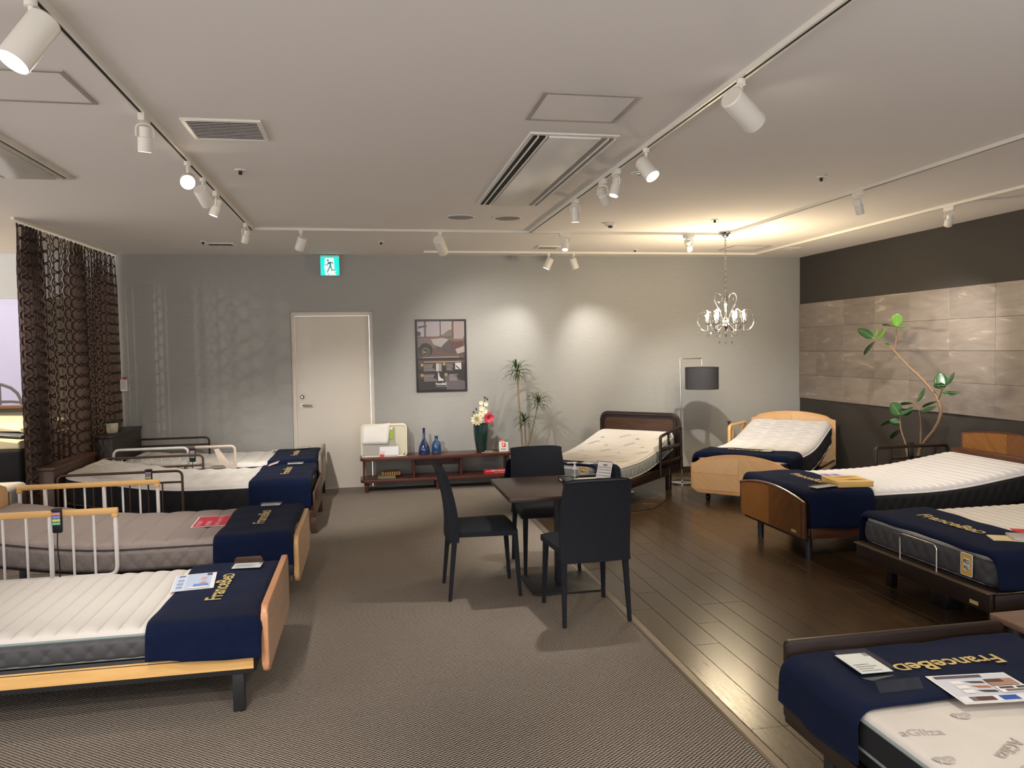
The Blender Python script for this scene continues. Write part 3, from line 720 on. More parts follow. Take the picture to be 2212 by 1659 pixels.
brownmetal = pm('brown_metal', (84,62,48), .4, .2); whitebar = pm('white_bar', (232,230,228), .3); beigeplastic = pm('beige_plastic', (200,186,172), .45)

def acrylic_sign(lb, fr, x, y, z, rot=0.0, sx=.105, sy=.165, h=.018, tint=None, back=None, textrot=0):
    """clear block lying flat with a printed card inside"""
    c, s = math.cos(rot), math.sin(rot); p = fr.pt((x, y, z)); f2 = Fr(p.x, p.y, math.degrees(fr.a+rot))
    t = thing('price_stand', lb, 'price stand', f2, (0, 0, z), 'clear acrylic price stands')
    g = nb(); bx(g, -sx/2, sx/2, -sy/2, sy/2, z, z+h, .002, 1); part('acrylic_block', g, acrylic, t, smooth=False)
    a, b = sx/2-.008, sy/2-.008
    g = nb(); bx(g, -a, a, -b, b, z+h*.45, z+h*.5); part('card', g, paper, t, smooth=False)
    it = [('r', -a, -b, a, b, back or (238,238,240)), ('r', -a, b-.02, -a+.03, b, (150,152,158))]
    it += [('r', a-.02-i*.017, -b+.012, a-.014-i*.017, b-.03-.02*(i % 2), (150,150,158)) for i in range(4)]
    inkpanel('printed_text', it, lambda u, v, d: (u, v, z+h*.5+d), t)
    return t
def brochure(lb, fr, x, y, z, rot=0.0, sx=.21, sy=.297, style='blue', lift=0.0):
    p = fr.pt((x, y, z)); f2 = Fr(p.x, p.y, math.degrees(fr.a+rot))
    t = thing('leaflet', lb, 'leaflet', f2, (0, 0, z))
    a, b = sx/2, sy/2; zz = lambda u: z+.0012+lift*((u/a)*.5+.5)**2
    g = nb(); V = []
    for k in range(9):
        u = -a+2*a*k/8
        for v, w_ in ((-b, 0), (b, 0)): V.append((u, v, zz(u)))
        for v, w_ in ((b, 0), (-b, 0)): V.append((u, v, zz(u)-.0008))
    part('sheet', (V, gridfaces(9, 4, cv=True)), paper, t)
    if style == 'pale':
        it = [('r', -a+.006, -b+.006, a-.006, b-.006, (190,206,232)), ('r', -a+.006, -b+.006, -a+.02, b-.006, (232,234,240)), ('r', a-.06, -b+.01, a-.01, b-.01, (214,222,238)), ('r', a-.05, -b+.02, a-.02, -b+.05, (110,130,170))]
        for k in range(3): it += [('r', a-.05, -.05+k*.06, a-.02, -.01+k*.06, (150,170,206)), ('p', [(-a+.04, -.06+k*.07), (-a+.06, -.07+k*.07), (-a+.075, -.03+k*.07), (-a+.05, -.02+k*.07)], (206,168,162))]
        it += [('r', -a+.03, b-.09, -a+.10, b-.05, (120,146,208)), ('r', -a+.03, b-.045, -a+.12, b-.015, (228,230,236)), ('r', -a+.02, -b+.015, -a+.045, -b+.05, (80,86,104))]
    elif style == 'blue':
        it = [('r', -a+.006, -b+.006, a-.006, b-.006, (206,212,226)), ('r', a-.05, -b+.01, a-.01, b-.01, (232,234,240)), ('r', a-.046, -b+.04, a-.016, -b+.09, (120,112,110)), ('r', a-.046, 0, a-.014, .06, (44,92,176)), ('r', a-.044, .085, a-.016, .13, (206,206,210)), ('r', a-.044, -.08, a-.016, -.02, (90,70,64))]
        for k in range(3): it += [('r', -a+.05+k*.034, -b+.05, -a+.074+k*.034, -b+.09, (238,236,234)), ('p', [(-a+.055+k*.034, -b+.10), (-a+.07+k*.034, -b+.12), (-a+.074+k*.034, -b+.165), (-a+.06+k*.034, -b+.16)], (70,62,60) if k != 1 else (176,120,84))]
        it += [('r', -a+.012, -b+.02, -a+.03, b-.1, (92,88,100)), ('r', -a+.05, .03, -a+.10, b-.015, (168,136,122)), ('r', -a+.05, .03, -a+.075, .09, (98,66,58)), ('r', -a+.105, .03, -a+.15, b-.015, (244,244,246)), ('r', -a+.11, .04, -a+.125, .09, (70,70,76)), ('r', -a+.11, .1, -a+.125, .13, (70,70,76)), ('r', -a+.13, .05, -a+.145, .12, (120,110,110))]
    else:
        it = [('r', -a+.004, -b+.004, a-.004, b-.004, (214,206,226)), ('p', [(-a+.03, -b+.03), (-a+.1, -b+.02), (-a+.14, .02), (-a+.08, .08), (-a+.02, .03)], (108,96,186)), ('r', a-.06, -b+.02, a-.02, b-.02, (236,228,240)), ('p', [(-a+.02, .06), (-a+.09, .09), (-a+.11, b-.02), (-a+.03, b-.02)], (176,150,206))]
    inkpanel('printed_page', it, lambda u, v, d: (u, v, zz(u)+d), t)
    return t
def redsign(lb, fr, x, y, z, rot=0.0, sx=.21, sy=.297, rows=('展示品限り', '特別価格', 'お問い合わせ下さい')):
    p = fr.pt((x, y, z)); f2 = Fr(p.x, p.y, math.degrees(fr.a+rot))
    t = thing('sale_card', lb, 'sign', f2, (0, 0, z), 'red sale cards')
    a, b = sx/2, sy/2
    g = nb(); bx(g, -a, a, -b, b, z, z+.0015); part('card', g, paper, t, smooth=False)
    it = [('r', -a+.008, -b+.008, a-.008, b-.008, (206,50,72))]; F = []
    for k, s in enumerate(rows):
        TV, fs = textmesh(s, .034, .012)
        if len(TV) == 0: continue
        k2 = min(1, (sy-.05)/max(TV[:, 0].max(), .01))
        yy = a-.05-k*.06
        # reading direction -Y, letters up towards +X
        it += [('p', [(yy+TV[i][1]*k2, -(TV[i][0]*k2)+b-.03) for i in f], (240,196,200)) for f in fs]
    inkpanel('printed_text', [it[0]], lambda u, v, d: (u, v, z+.0015+d), t)
    if len(it) > 1:
        o = inkpanel('printed_lettering', it[1:], lambda u, v, d: (u, v, z+.0020+.0002), t)
    return t
def remote(lb, fr, x, y, z, ny=-1, w_=.052, h=.135):
    """corded hand control hooked on a rail, its face towards ny"""
    t = thing('bed_remote', lb, 'remote control', fr, (x, y, z-h), 'corded bed remote controls')
    g = nb(); bx(g, x-w_/2, x+w_/2, y-.014, y+.014, z-h, z, .008, 3); bx(g, x-w_*.5, x+w_*.5, y-.016, y+.026, z-.004, z+.010, .005, 2); part('remote_body', g, blackplastic, t)
    for k, c in enumerate(((232,150,160), (136,158,220), (236,214,128), (120,214,160))):
        for sx in (-1, 1):
            g = nb(); zc = z-.020-k*.019; prism(g, rrect(x+sx*.0105-.0105, x+sx*.0105+.0105, zc-.0075, zc+.0075, .004, 3), fY, y+ny*.0145, y+ny*.0175); part('button', g, pm('button_%d' % k, c, .4), t, smooth=False)
    g = nb(); tube(g, [(x+.004*math.sin(i*.5), y+ny*.004+.006*math.sin(i*.9)*0, z-h+.004-.34*min(1, h/.135)*i/14) for i in range(15)], .0035, 6); part('cord', g, blackplastic, t)
    return t
W = .97
# ---------- left bed nearest the viewer
F1 = Fr(-.465, 4.01, 180); m1 = Mat(.035, 2.0, .95, .285, .125, .022, .10)
t = thing('bed', 'black steel bed frame with oak side strip and orange beech footboard, nearest left', 'bed', F1, (1.0, 0, 0), 'left row of beds')
fbp = rrect(-.465, .465, .165, .468, .035, 5)
g = nb(); prism(g, fbp, fX, 0, .030, .010, 3); fb = part('footboard', g, cherry, t)
g = nb(); prism(g, rrect(-.45, .45, .18, .453, .03, 4), fX, -.0012, .002); part('footboard_panel', g, beechpanel, t, fb, smooth=False)
g = nb(); bx(g, -.03+.065, 2.08, -.475, -.435, .172, .278, .004); part('side_rail', g, blackmetal, t)
g = nb(); bx(g, .065, 2.06, .440, .472, .172, .278, .004); part('side_rail', g, blackmetal, t)
g = nb(); bx(g, .065, 2.06, .4715, .4755, .196, .251, .001, 1); bx(g, .062, 2.06, .471, .474, .255, .262); part('oak_strip', g, yoak, t)
g = nb(); bx(g, .035, 2.06, -.44, .44, .262, .284, .003, 1); bx(g, .06, .10, -.44, .44, .172, .262); part('mattress_support', g, blackmetal, t)
legs(t, ((.135, .44), (.135, -.44), (1.95, .44), (1.95, -.44)), .2, .05, blackmetal)
g = nb(); prism(g, rrect(-.475, .475, .20, .85, .05), fX, 2.07, 2.10, .008); part('headboard', g, cherry, t)
mattress(F1, m1, 'slim white mattress with channel quilting and charcoal side, nearest left', qchan(.084, .016), sscale(.085, .05, .016), whitetick, darkside, pipe_b, 300, 40, p=.084)
throw(F1, m1, 'navy fleece throw at the foot of the nearest left mattress', .045, .50, .272, .20, .072, seed=3, text_v=.0)
brochure('glossy product leaflet lying on white quilting of the nearest left mattress', F1, .43, -.12, .4375, .12, .20, .29, 'pale')
acrylic_sign('clear price stand lying on the navy throw of the nearest left bed', F1, .20, -.33, .440, 1.52, .115, .165)
# ---------- second left bed, taupe mattress
F2 = Fr(-.455, 5.47, 180); m2 = Mat(.035, 1.985, .96, .285, .165, .03, .10, Prof(.95, 1.5, .135))
t = thing('bed', 'black bed frame with light oak footboard under the taupe mattress', 'bed', F2, (1.0, 0, 0), 'left row of beds')
g = nb(); prism(g, rrect(-.475, .475, .14, .438, .05, 5), fX, 0, .030, .010, 3); fb = part('footboard', g, oakedge, t)
g = nb(); prism(g, rrect(-.455, .455, .16, .42, .04, 4), fX, -.0012, .002); part('footboard_panel', g, beechpanel, t, fb, smooth=False)
for y0, y1 in ((-.475, -.435), (.435, .475)):
    g = nb(); bx(g, .035, 2.04, y0, y1, .19, .27, .004); part('side_rail', g, blackmetal, t)
deck(t, .04, 2.03, .44, .262, .283, m2.prof, blackmetal, m2.u0)
legs(t, ((.13, .43), (.13, -.43), (1.95, .43), (1.95, -.43)), .2, .05, blackmetal)
g = nb(); prism(g, [(.205, .262), (.375, .262), (.375, .335), (.36, .352), (.22, .352), (.205, .335)], fY, .550, .562, .003); part('mattress_stop', g, walm, t)
g = nb(); tube(g, [(.05, .44, .15), (.05, .44, .24)], .006, 6); tube(g, [(.05, .44, .235), (.02, .44, .235)], .006, 6); part('latch', g, steel, t)
hb = [(-.48, .2), (.48, .2)] + [(.48-.0*(i), .62) for i in range(1)] + [(.44, .70), (.30, .745), (0, .76), (-.30, .745), (-.44, .70), (-.48, .62)]
g = nb(); prism(g, hb, fX, 2.04, 2.07, .010, 3); hbo = part('headboard', g, oak, t)
g = nb(); prism(g, rrect(-.468, -.452, .53, .66, .007, 4), fX, 2.0385, 2.0405); part('hand_slot', g, wal_e, t, hbo)
mattress(F2, m2, 'taupe jacquard mattress raised at the head on the second left bed', qgrid(.19, .72, .014), sscale(.10, .066, .020), greytop, greyside, pipe_d, 260, 60, p=.19)
throw(F2, m2, 'navy fleece throw bunched over the foot of the taupe mattress', .05, .50, .268, .19, .072, seed=11, amp=.02)
redsign('red sale card lying flat on the taupe mattress', F2, .60, -.02, .4635, .04, .235, .33)
acrylic_sign('clear price stand on the navy throw over the taupe mattress', F2, .265, -.40, .477, 1.55, .10, .15)
def oak_rail(lb, yy, x0, x1, bars, posts, face):
    """white tube guard rail with a honey oak top bar"""
    t = thing('bed_rail', lb, 'bed rail', F2, ((x0+x1)/2, yy, .20), 'guard rails on the left beds')
    g = nb(); bx(g, x0, x1, yy-.017, yy+.017, .655, .692, .008, 2); bx(g, x0, x0+.035, yy-.017, yy+.017, .635, .66, .006); bx(g, x1-.035, x1, yy-.017, yy+.017, .635, .66, .006); part('top_bar', g, yoak, t)
    g = nb(); tubeframe(g, [(x0+.016, yy, .65), (x0+.016, yy, .285), (x1-.016, yy, .285), (x1-.016, yy, .65)], .0125, .055); part('rail_frame', g, whitebar, t)
    for b in bars: g = nb(); tube(g, [(b, yy, .285), (b, yy, .66)], .0075, 8); part('bar', g, whitebar, t)
    for b in posts: g = nb(); tube(g, [(b, yy, .20), (b, yy, .66)], .0135, 10); part('post', g, whitebar, t)
    g = nb(); tube(g, [(x0+.25, yy, .235), (x1-.36, yy, .235)], .006, 6); part('lower_rod', g, whitebar, t)
    return t
oak_rail('white barred guard rail with honey oak top on the near side of the taupe mattress', .525, 1.035, 1.99, (1.172, 1.289, 1.54, 1.665, 1.88), (1.41, 1.78), 1)
oak_rail('white barred guard rail with honey oak top on the far side of the taupe mattress', -.525, 1.06, 2.012, (1.198, 1.315, 1.57, 1.70, 1.92), (1.44, 1.83), 1)
remote('black corded remote with coloured buttons on the near honey oak guard rail', F2, 1.362, .548, .698, 1)
# ---------- third left bed, tall black-sided mattress, shelf headboard
F3 = Fr(-.478, 7.45, 180); m3 = Mat(.045, 2.0, .98, .235, .235, .035, .12, Prof(.90, 1.5, .15))
t = thing('bed', 'brown bed frame with shelf headboard on the third left bed', 'bed', F3, (1.0, 0, 0), 'left row of beds')
g = nb(); bx(g, 0, .022, -.49, .49, .13, .37, .004); part('footboard', g, walm, t)
legs(t, ((.02, .475), (.02, -.475), (2.0, .47), (2.0, -.47)), .14, .05, walm)
for y0, y1 in ((-.49, -.455), (.455, .49)):
    g = nb(); bx(g, .02, 2.1, y0, y1, .13, .21, .004); part('side_rail', g, walm, t)
deck(t, .04, 2.05, .44, .212, .233, m3.prof, blackmetal, m3.u0)
g = nb(); bx(g, .16, .30, .42, .455, .05, .13, .01); part('caster_block', g, blackmetal, t)
g = nb(); bx(g, 2.10, 2.215, -.50, .50, .0, .655, .006); hb = part('headboard', g, walm, t)
g = nb(); bx(g, 2.085, 2.225, -.515, .515, .655, .685, .006); part('shelf_top', g, walm, t, hb)
mattress(F3, m3, 'thick white topped mattress with black side on the third left bed', qwave(.16, .014), sdiam(.12, .2, .006), whitetick, blackside, pipe_w, 130, 44, False)
throw(F3, m3, 'navy fleece throw over the foot of the thick black-sided left mattress', .05, .55, .225, .20, .072, seed=21)
acrylic_sign('clear price stand on the navy throw of the third left bed', F3, .24, -.40, .498, 1.57, .10, .16)
t = thing('leaflet_holder', 'small pinkish clear leaflet holder on the third left mattress', 'leaflet holder', F3, (.45, -.40, .49))
tint = glassy('pink_acrylic', (.95, .82, .84), .3)
g = nb()
bx(g, .395, .40, -.47, -.34, .497, .53); part('holder_back', g, tint, t, smooth=False)
g = nb(); prism(g, [(.40, .525), (.49, .498), (.494, .502), (.40, .531)], fY, -.47, -.34); part('holder_front', g, pm('pink_card', (214,186,184), .4), t, smooth=False)
def tube_rail(lb, fr, yy, x0, x1, z1, z2, z0, bars, mat, r=.011):
    t = thing('bed_rail', lb, 'bed rail', fr, ((x0+x1)/2, yy, z0), 'guard rails on the left beds')
    g = nb(); tubeframe(g, [(x0, yy, z0), (x0, yy, z1), (x1, yy, z1), (x1, yy, z0)], r, .05); part('rail_frame', g, mat, t)
    for z in z2: g = nb(); tube(g, [(x0, yy, z), (x1, yy, z)], r*.85, 8); part('cross_bar', g, mat, t)
    for b in bars: g = nb(); tube(g, [(b, yy, z0), (b, yy, z2[0] if z2 else z1)], r*.6, 8); part('bar', g, mat, t)
    return t
tube_rail('brown tube guard rail with a remote, near side of the third left bed', F3, .53, 1.09, 2.06, .615, (.52, .17), .12, (1.25, 1.363, 1.508, 1.651, 1.79, 1.94, 2.02), brownmetal)
tube_rail('brown tube guard rail on the far side of the third left bed', F3, -.525, 1.13, 2.08, .612, (.51, .17), .12, (1.3, 1.45, 1.6, 1.75, 1.9), brownmetal)
remote('black corded remote with coloured buttons on the brown guard rail', F3, 1.35, .548, .632, 1, .055, .10)
# ---------- fourth left bed by the back wall
F4 = Fr(-.485, 8.53, 180); m4 = Mat(.05, 1.88, .93, .33, .165, .03, .10, Prof(1.15, 1.7, .07))
t = thing('bed', 'dark bed frame with high grey-brown footboard beside the white door', 'bed', F4, (1.0, 0, 0), 'left row of beds')
g = nb(); prism(g, rrect(-.46, .46, .20, .565, .05, 5), fX, 0, .025, .006); fb = part('footboard', g, pm('taupe_laminate', (128,116,104), .4), t)
g = nb(); prism(g, rrect(-.30, .30, .46, .52, .025, 5), fX, -.001, .002); part('hand_slot', g, blackmetal, t, fb, smooth=False)
for y0, y1 in ((-.46, -.43), (.43, .46)):
    g = nb(); bx(g, .03, 2.0, y0, y1, .22, .30, .004); part('side_rail', g, blackmetal, t)
deck(t, .04, 2.0, .42, .305, .328, m4.prof, blackmetal, m4.u0)
legs(t, ((.03, .43), (.03, -.43), (1.9, .43), (1.9, -.43)), .25, .03, dkw)
g = nb(); bx(g, 1.96, 2.12, -.47, .50, .0, .80, .004); bx(g, 1.95, 2.13, -.48, .51, .80, .83, .005); part('headboard', g, dkwy, t)
mattress(F4, m4, 'white channel-quilted mattress of the bed beside the door', qchan(.2, .014), sflat, whitetick, blackside, pipe_w, 110, 36, False, 200, 6, p=.2)
throw(F4, m4, 'navy fleece throw at the foot of the bed beside the door', .06, .52, .345, .20, .066, seed=31)
brochure('grey leaflet lying on the far side of the mattress beside the door', F4, .50, -.36, .512, .1, .16, .22, 'blue')
acrylic_sign('clear price stand on the throw of the bed beside the door', F4, .24, -.38, .527, 1.57, .10, .15)
t = thing('bed_rail', 'white tube guard rail of the bed beside the door', 'bed rail', F4, (1.6, .50, .3), 'guard rails on the left beds')
g = nb(); tubeframe(g, [(1.27, .50, .30), (1.27, .50, .685), (1.955, .50, .685), (1.955, .50, .30)], .0125, .06); part('rail_frame', g, whitebar, t)
g = nb(); tube(g, [(1.27, .50, .60), (1.955, .50, .60)], .009, 8); part('cross_bar', g, whitebar, t)
for b in (1.35, 1.43, 1.52, 1.61, 1.70, 1.79, 1.88): g = nb(); tube(g, [(b, .50, .36), (b, .50, .60)], .006, 6); part('bar', g, whitebar, t)
t = thing('grab_rail', 'beige plastic grab rail with triangular opening on the bed beside the door', 'grab rail', F4, (1.0, .50, .3), 'guard rails on the left beds')
g = nb(); tubeframe(g, [(.83, .50, .40), (.83, .50, .683), (1.205, .50, .683)], .0135, .045); part('grip_tube', g, beigeplastic, t)
g = nb(); prism(g, [(.83, .40), (1.20, .40), (1.20, .455), (.90, .455), (.94, .50), (1.16, .50), (1.16, .53), (.975, .53), (1.03, .655), (.985, .665), (.87, .49), (.83, .49)], fY, .487, .513, .004); part('grip_panel', g, beigeplastic, t)
tube_rail('dark brown tube guard rail against the grey wall', F4, -.46, 1.255, 1.99, .682, (.605,), .38, (), pm('dark_brown_metal', (60,42,34), .35, .2))
remote('black corded remote with coloured buttons between the white and beige rails', F4, 1.225, .522, .668, 1, .055, .125)

# ---------- dark bed standing at an angle by the floor lamp
FA = Fr(1.65, 7.05, 45); mA = Mat(.04, 1.97, .95, .285, .165, .03, .12, Prof(.85, 1.5, .20, .06))
t = thing('bed', 'espresso bed frame with tall rounded headboard beside the floor lamp', 'bed', FA, (1.0, 0, 0), 'angled beds at the back')
g = nb(); prism(g, rrect(-.50, .50, .16, .845, .09, 7), fX, 2.03, 2.07, .012, 3); hb = part('headboard', g, dkwy, t)
g = nb(); prism(g, rrect(-.43, .43, .22, .775, .05, 6), fX, 2.024, 2.034, .004); part('headboard_panel', g, wood('headboard_field', (52,34,22), (82,56,36), .4, (20, 1.3, 20)), t, hb)
g = nb(); tube(g, [(2.026, y_, z_) for y_, z_ in rrect(-.47, .47, .19, .815, .07, 7)], .010, 6, closed=True); part('headboard_moulding', g, dkw, t, hb)
for s_ in (-1, 1):
    g = nb(); bx(g, .0, 2.03, s_*.485-.015, s_*.485+.015, .19, .285, .006); part('side_rail', g, dkw, t)
g = nb(); bx(g, .0, .03, -.47, .47, .19, .275, .006); part('end_rail', g, dkw, t)
deck(t, .04, 2.0, .45, .262, .283, mA.prof, blackmetal, mA.u0)
legs(t, ((.12, -.44), (.12, .44), (1.86, -.44), (1.86, .44)), .19, .055, dkw)
logo = pm('pale_grey_print', (174,170,166), .8)
def matprint(t, mt, items, mat, lift=.004):
    """faint lettering printed on the ticking: (text or 'shield', u, v, size, angle)"""
    for s, u, v, size, a in items:
        c, n = math.cos(a), math.sin(a); V = []
        if s == '#':
            sh = [(-.9, .35), (-.55, .6), (0, .45), (.55, .6), (.9, .35), (.75, -.1), (.35, -.45), (0, -.62), (-.35, -.45), (-.75, -.1)]
            TV = np.array(sh)*size; fs = [tuple(range(10))]
        else: TV, fs = textmesh(s, size, .012)
        for x, y in TV:
            # reading along +Y turned by a, letters up towards -X
            uu = u+(x*n-y*c); vv = v+(x*c+y*n)
            V.append((uu, vv, mt.z0+mt.T+float(mt.prof(max(0, uu-mt.u0)))+lift))
        part('printed_emblem', (V, fs), mat, t, smooth=False)
t = mattress(FA, mA, 'white mattress with faint printed emblems on the dark angled bed', qchan(.11, .004), sdiam(.09, .22, .008), whitetick, silverside, pipe_w, 110, 40)
it = []
for i in range(5):
    for j in range(4):
        it.append(('#' if (i+j) % 2 else 'AGliza', .75+i*.24, -.36+j*.22+(.05 if i % 2 else 0), .026 if (i+j) % 2 else .05, 2.2 if (i+j) % 2 == 0 else 0))
matprint(t, mA, it, logo, .0065)
throw(FA, mA, 'navy fleece throw on the dark angled bed behind the dining table', .055, .54, .235, .22, .075, seed=41, amp=.02, flap=.3)
def protag(lb, fr, x, y, z, w_, h):
    """yellow emblem card reading PRO WALL on the foot end, facing -X"""
    t = thing('emblem_card', lb, 'tag', fr, (x, y, z-h/2), 'PRO WALL emblem cards')
    g = nb(); prism(g, rrect(y-w_/2, y+w_/2, z-h/2, z+h/2, .008, 3), fX, x-.003, x); part('card', g, paper, t, smooth=False)
    fm = lambda a, b, d: (x-.003-d, y-a*w_/2, z+b*h/2)
    it = [('r', -.9, -.93, .9, .93, (226,178,84)), ('r', -.56, -.52, .56, .56, (250,246,232))]
    inkpanel('printed_emblem', it, fm, t)
    V = []; F = []
    for s, yy in (('PRO', .06), ('WALL', -.46)):
        TV, fs = textmesh(s, 1.0, .03); k = .98/TV[:, 0].max(); o = len(V)
        V += [fm(-.49+p[0]*k, yy+p[1]*.56, .0008) for p in TV]; F += [tuple(i+o for i in f) for f in fs]
    for sx in (-.76, .76): o = len(V); V += [fm(sx-.06, 0, .0008), fm(sx, .05, .0008), fm(sx+.06, 0, .0008), fm(sx, -.05, .0008)]; F.append((o, o+1, o+2, o+3))
    part('emblem_lettering', (V, F), blackplastic, t, smooth=False)
protag('yellow PRO WALL card on the foot end of the dark angled bed', FA, .018, -.385, .445, .105, .125)
t = thing('bed_rail', 'espresso wooden side rail with three bars beside the floor lamp', 'bed rail', FA, (1.7, -.525, .25), 'wooden side rails of the right beds')
g = nb(); tubeframe(g, [(1.45, -.525, .22), (1.45, -.525, .645), (2.02, -.525, .70), (2.02, -.525, .22)], .017, .04); part('rail_frame', g, dkw, t)
for z in (.35, .50): g = nb(); bx(g, 1.45, 2.02, -.535, -.515, z-.022, z+.022, .006); part('cross_bar', g, dkw, t)
remote('black corded remote on the espresso side rail', FA, 1.62, -.55, .668, -1, .04, .13)
acrylic_sign('clear price stand on the navy throw of the dark angled bed', FA, .27, -.28, .490, 1.57, .11, .17)
brochure('white leaflet on the mattress of the dark angled bed', FA, .47, -.30, .482, .1, .21, .28, 'blue')
g = nb(); pc = [FA.pt(p) for p in ((1.62, -.556, .30), (1.58, -.57, .12), (1.45, -.62, .03), (1.15, -.68, .006), (.80, -.72, .006), (.55, -.55, .006), (.40, -.35, .006))]
tube(g, arcpath(pc, .15, 6), .0045, 6); solo('power_cord', 'thin black power cord curving across the wood floor from the dark angled bed', 'cord', g, blackplastic, base=tuple(pc[3]))
# ---------- light maple bed standing at an angle
FB = Fr(3.63, 7.105, 45); mB = Mat(.05, 1.97, .95, .235, .235, .035, .13, Prof(.75, 1.4, .22))
t = thing('bed', 'light maple bed with arched shouldered headboard and footboard', 'bed', FB, (1.0, 0, 0), 'angled beds at the back')
def shoulder(hw, zs, zt, zb, cut, n=12):
    """panel outline with sunk shoulders and an arched top"""
    top = []
    a0 = hw-.10
    for k in range(6): q = k/5; top.append((hw-.10*q, zs+.045*q*q))
    for k in range(1, n): y_ = a0*(1-2*k/n); top.append((y_, zs+.045+(zt-zs-.045)*(1-(y_/a0)**2)))
    for k in range(6): q = 1-k/5; top.append((-(hw-.10*q), zs+.045*q*q))
    return [(-hw, zb+cut), (-hw+cut*1.6, zb), (hw-cut*1.6, zb), (hw, zb+cut)] + top
def veneer(th, parent, hw, zs, zt, zb, x, mats, halves=True, ins=.035, splitz=None):
    a0 = hw-.10
    zt_ = lambda y_: (zs+.045*((hw-abs(y_))/.10)**2 if abs(y_) > a0 else zs+.045+(zt-zs-.045)*(1-(y_/a0)**2)) - ins
    k = 0
    for y0, y1 in ((-hw+.03, -.001), (.001, hw-.03)):
        ys_ = np.linspace(y0, y1, 12); zz = [(zb+.03, splitz-.001), (splitz+.001, None)] if splitz else [(zb+.03, None)]
        for lo, hi in zz:
            poly = [(y_, lo) for y_ in (y0, y1)] + [(y_, hi if hi else max(lo+.01, zt_(y_))) for y_ in ys_[::-1]]
            g = nb(); prism(g, poly, fX, x-.0035, x+.001); part('veneer_panel', g, mats[k % len(mats)], th, parent, smooth=False); k += 1
g = nb(); prism(g, shoulder(.50, .392, .50, .085, .05), fX, 0, .032, .010, 3); fb = part('footboard', g, oakedge, t)
veneer(t, fb, .50, .392, .50, .095, 0, (mpl_p, mpl_m, mpl_m, mpl_p), splitz=.295)
g = nb(); prism(g, shoulder(.50, .695, .79, .13, .03), fX, 2.05, 2.085, .010, 3); hb = part('headboard', g, oakedge, t)
veneer(t, hb, .50, .695, .79, .16, 2.05, (mpl_p, mpl_m))
for s_ in (-1, 1):
    g = nb(); bx(g, .03, 2.05, s_*.485-.012, s_*.485+.012, .15, .225, .004); part('side_rail', g, blackmetal, t)
    g = nb(); bx(g, 1.0, 2.02, s_*.498-.002, s_*.498+.002, .16, .21, .001, 1); part('oak_strip', g, mpl_p, t)
deck(t, .05, 2.0, .45, .205, .233, mB.prof, blackmetal, mB.u0)
for (x_, y_) in ((.10, .33), (.10, -.33), (1.9, .33), (1.9, -.33)):
    g = nb(); bx(g, x_-.04, x_+.05, y_-.09, y_+.03, .07, .15, .006); c_ = part('caster_block', g, blackplastic, t)
    g = nb(); tube(g, [(x_, y_+.005, .032), (x_, y_+.035, .032)], .032, 16); part('wheel', g, blackplastic, t, c_)
mattress(FB, mB, 'thick tufted white mattress with black side on the light maple bed', qtuft(.17, .022), sdiam(.25, .16, .012), pm('bright_white_ticking', (206,204,205), .8, var=.02, bump=.1, bscale=300), blackside, pipe_w, 120, 60)
throw(FB, mB, 'navy fleece throw just behind the light maple footboard', .06, .50, .215, .25, .070, seed=51, oz=.036)
acrylic_sign('clear price stand on the navy throw of the light maple bed', FB, .32, -.20, .513, 1.6, .11, .17)
t = thing('bed_rail', 'light maple side rail with black bracket on the left of the maple bed', 'bed rail', FB, (1.6, .52, .2), 'wooden side rails of the right beds')
g = nb(); tubeframe(g, [(1.28, .52, .20), (1.28, .52, .655), (1.90, .52, .655), (1.90, .52, .20)], .019, .05); part('rail_frame', g, oakx, t)
for z in (.44,): g = nb(); bx(g, 1.28, 1.90, .508, .532, z-.02, z+.02, .006); part('cross_bar', g, oakx, t)
for x_ in (1.40, 1.74): g = nb(); bx(g, x_-.018, x_+.018, .508, .532, .20, .65, .006); part('upright', g, oakx, t)
remote('black corded remote hooked on the light maple side rail', FB, 1.34, .535, .695, -1, .04, .14)
# ---------- walnut bed with two-tone veneer footboard
FC = Fr(3.12, 5.59, 0); mC = Mat(.05, 2.0, .97, .255, .24, .032, .10, Prof(.90, 1.5, .115))
t = thing('bed', 'walnut bed with arched two-tone veneer footboard on black legs', 'bed', FC, (1.0, 0, 0), 'right row of beds')
def archp(hw, zs, zt, zb, n=18): return [(-hw, zb), (hw, zb)] + [(hw*(1-2*k/n), zs+(zt-zs)*(1-(1-2*k/n)**2)) for k in range(n+1)]
g = nb(); prism(g, archp(.49, .43, .49, .17), fX, .0, .026, .005); fb = part('footboard', g, wal_e, t)
for k, (y0, y1) in enumerate(((-.455, -.001), (.001, .455))):
    ys_ = np.linspace(y0, y1, 12); poly = [(y0, .172), (y1, .172)] + [(y_, .43+.06*(1-(y_/.49)**2)-.012) for y_ in ys_[::-1]]
    g = nb(); prism(g, poly, fX, -.005, .001); part('veneer_panel', g, (wal_p, wal_m)[k], t, fb, smooth=False)
g = nb(); tube(g, [(.010, -.49+.98*k/24, .43+.06*(1-(-1+2*k/24)**2)+.002) for k in range(25)], .013, 8); part('top_moulding', g, wal_e, t, fb)
g = nb(); tube(g, [(.008, -.478, .17), (.008, -.478, .43)], .012, 8); part('edge_moulding', g, wal_e, t, fb)
g = nb(); bx(g, -.0075, -.004, -.40, -.335, .195, .213); part('maker_plate', g, gold, t, fb, smooth=False, label='small gilt maker plate')
for s_ in (-1, 1):
    g = nb(); bx(g, .06, 2.1, s_*.485-.014, s_*.485+.014, .165, .245, .004); part('side_rail', g, wal_r, t)
deck(t, .04, 2.05, .46, .235, .253, mC.prof, blackmetal, mC.u0)
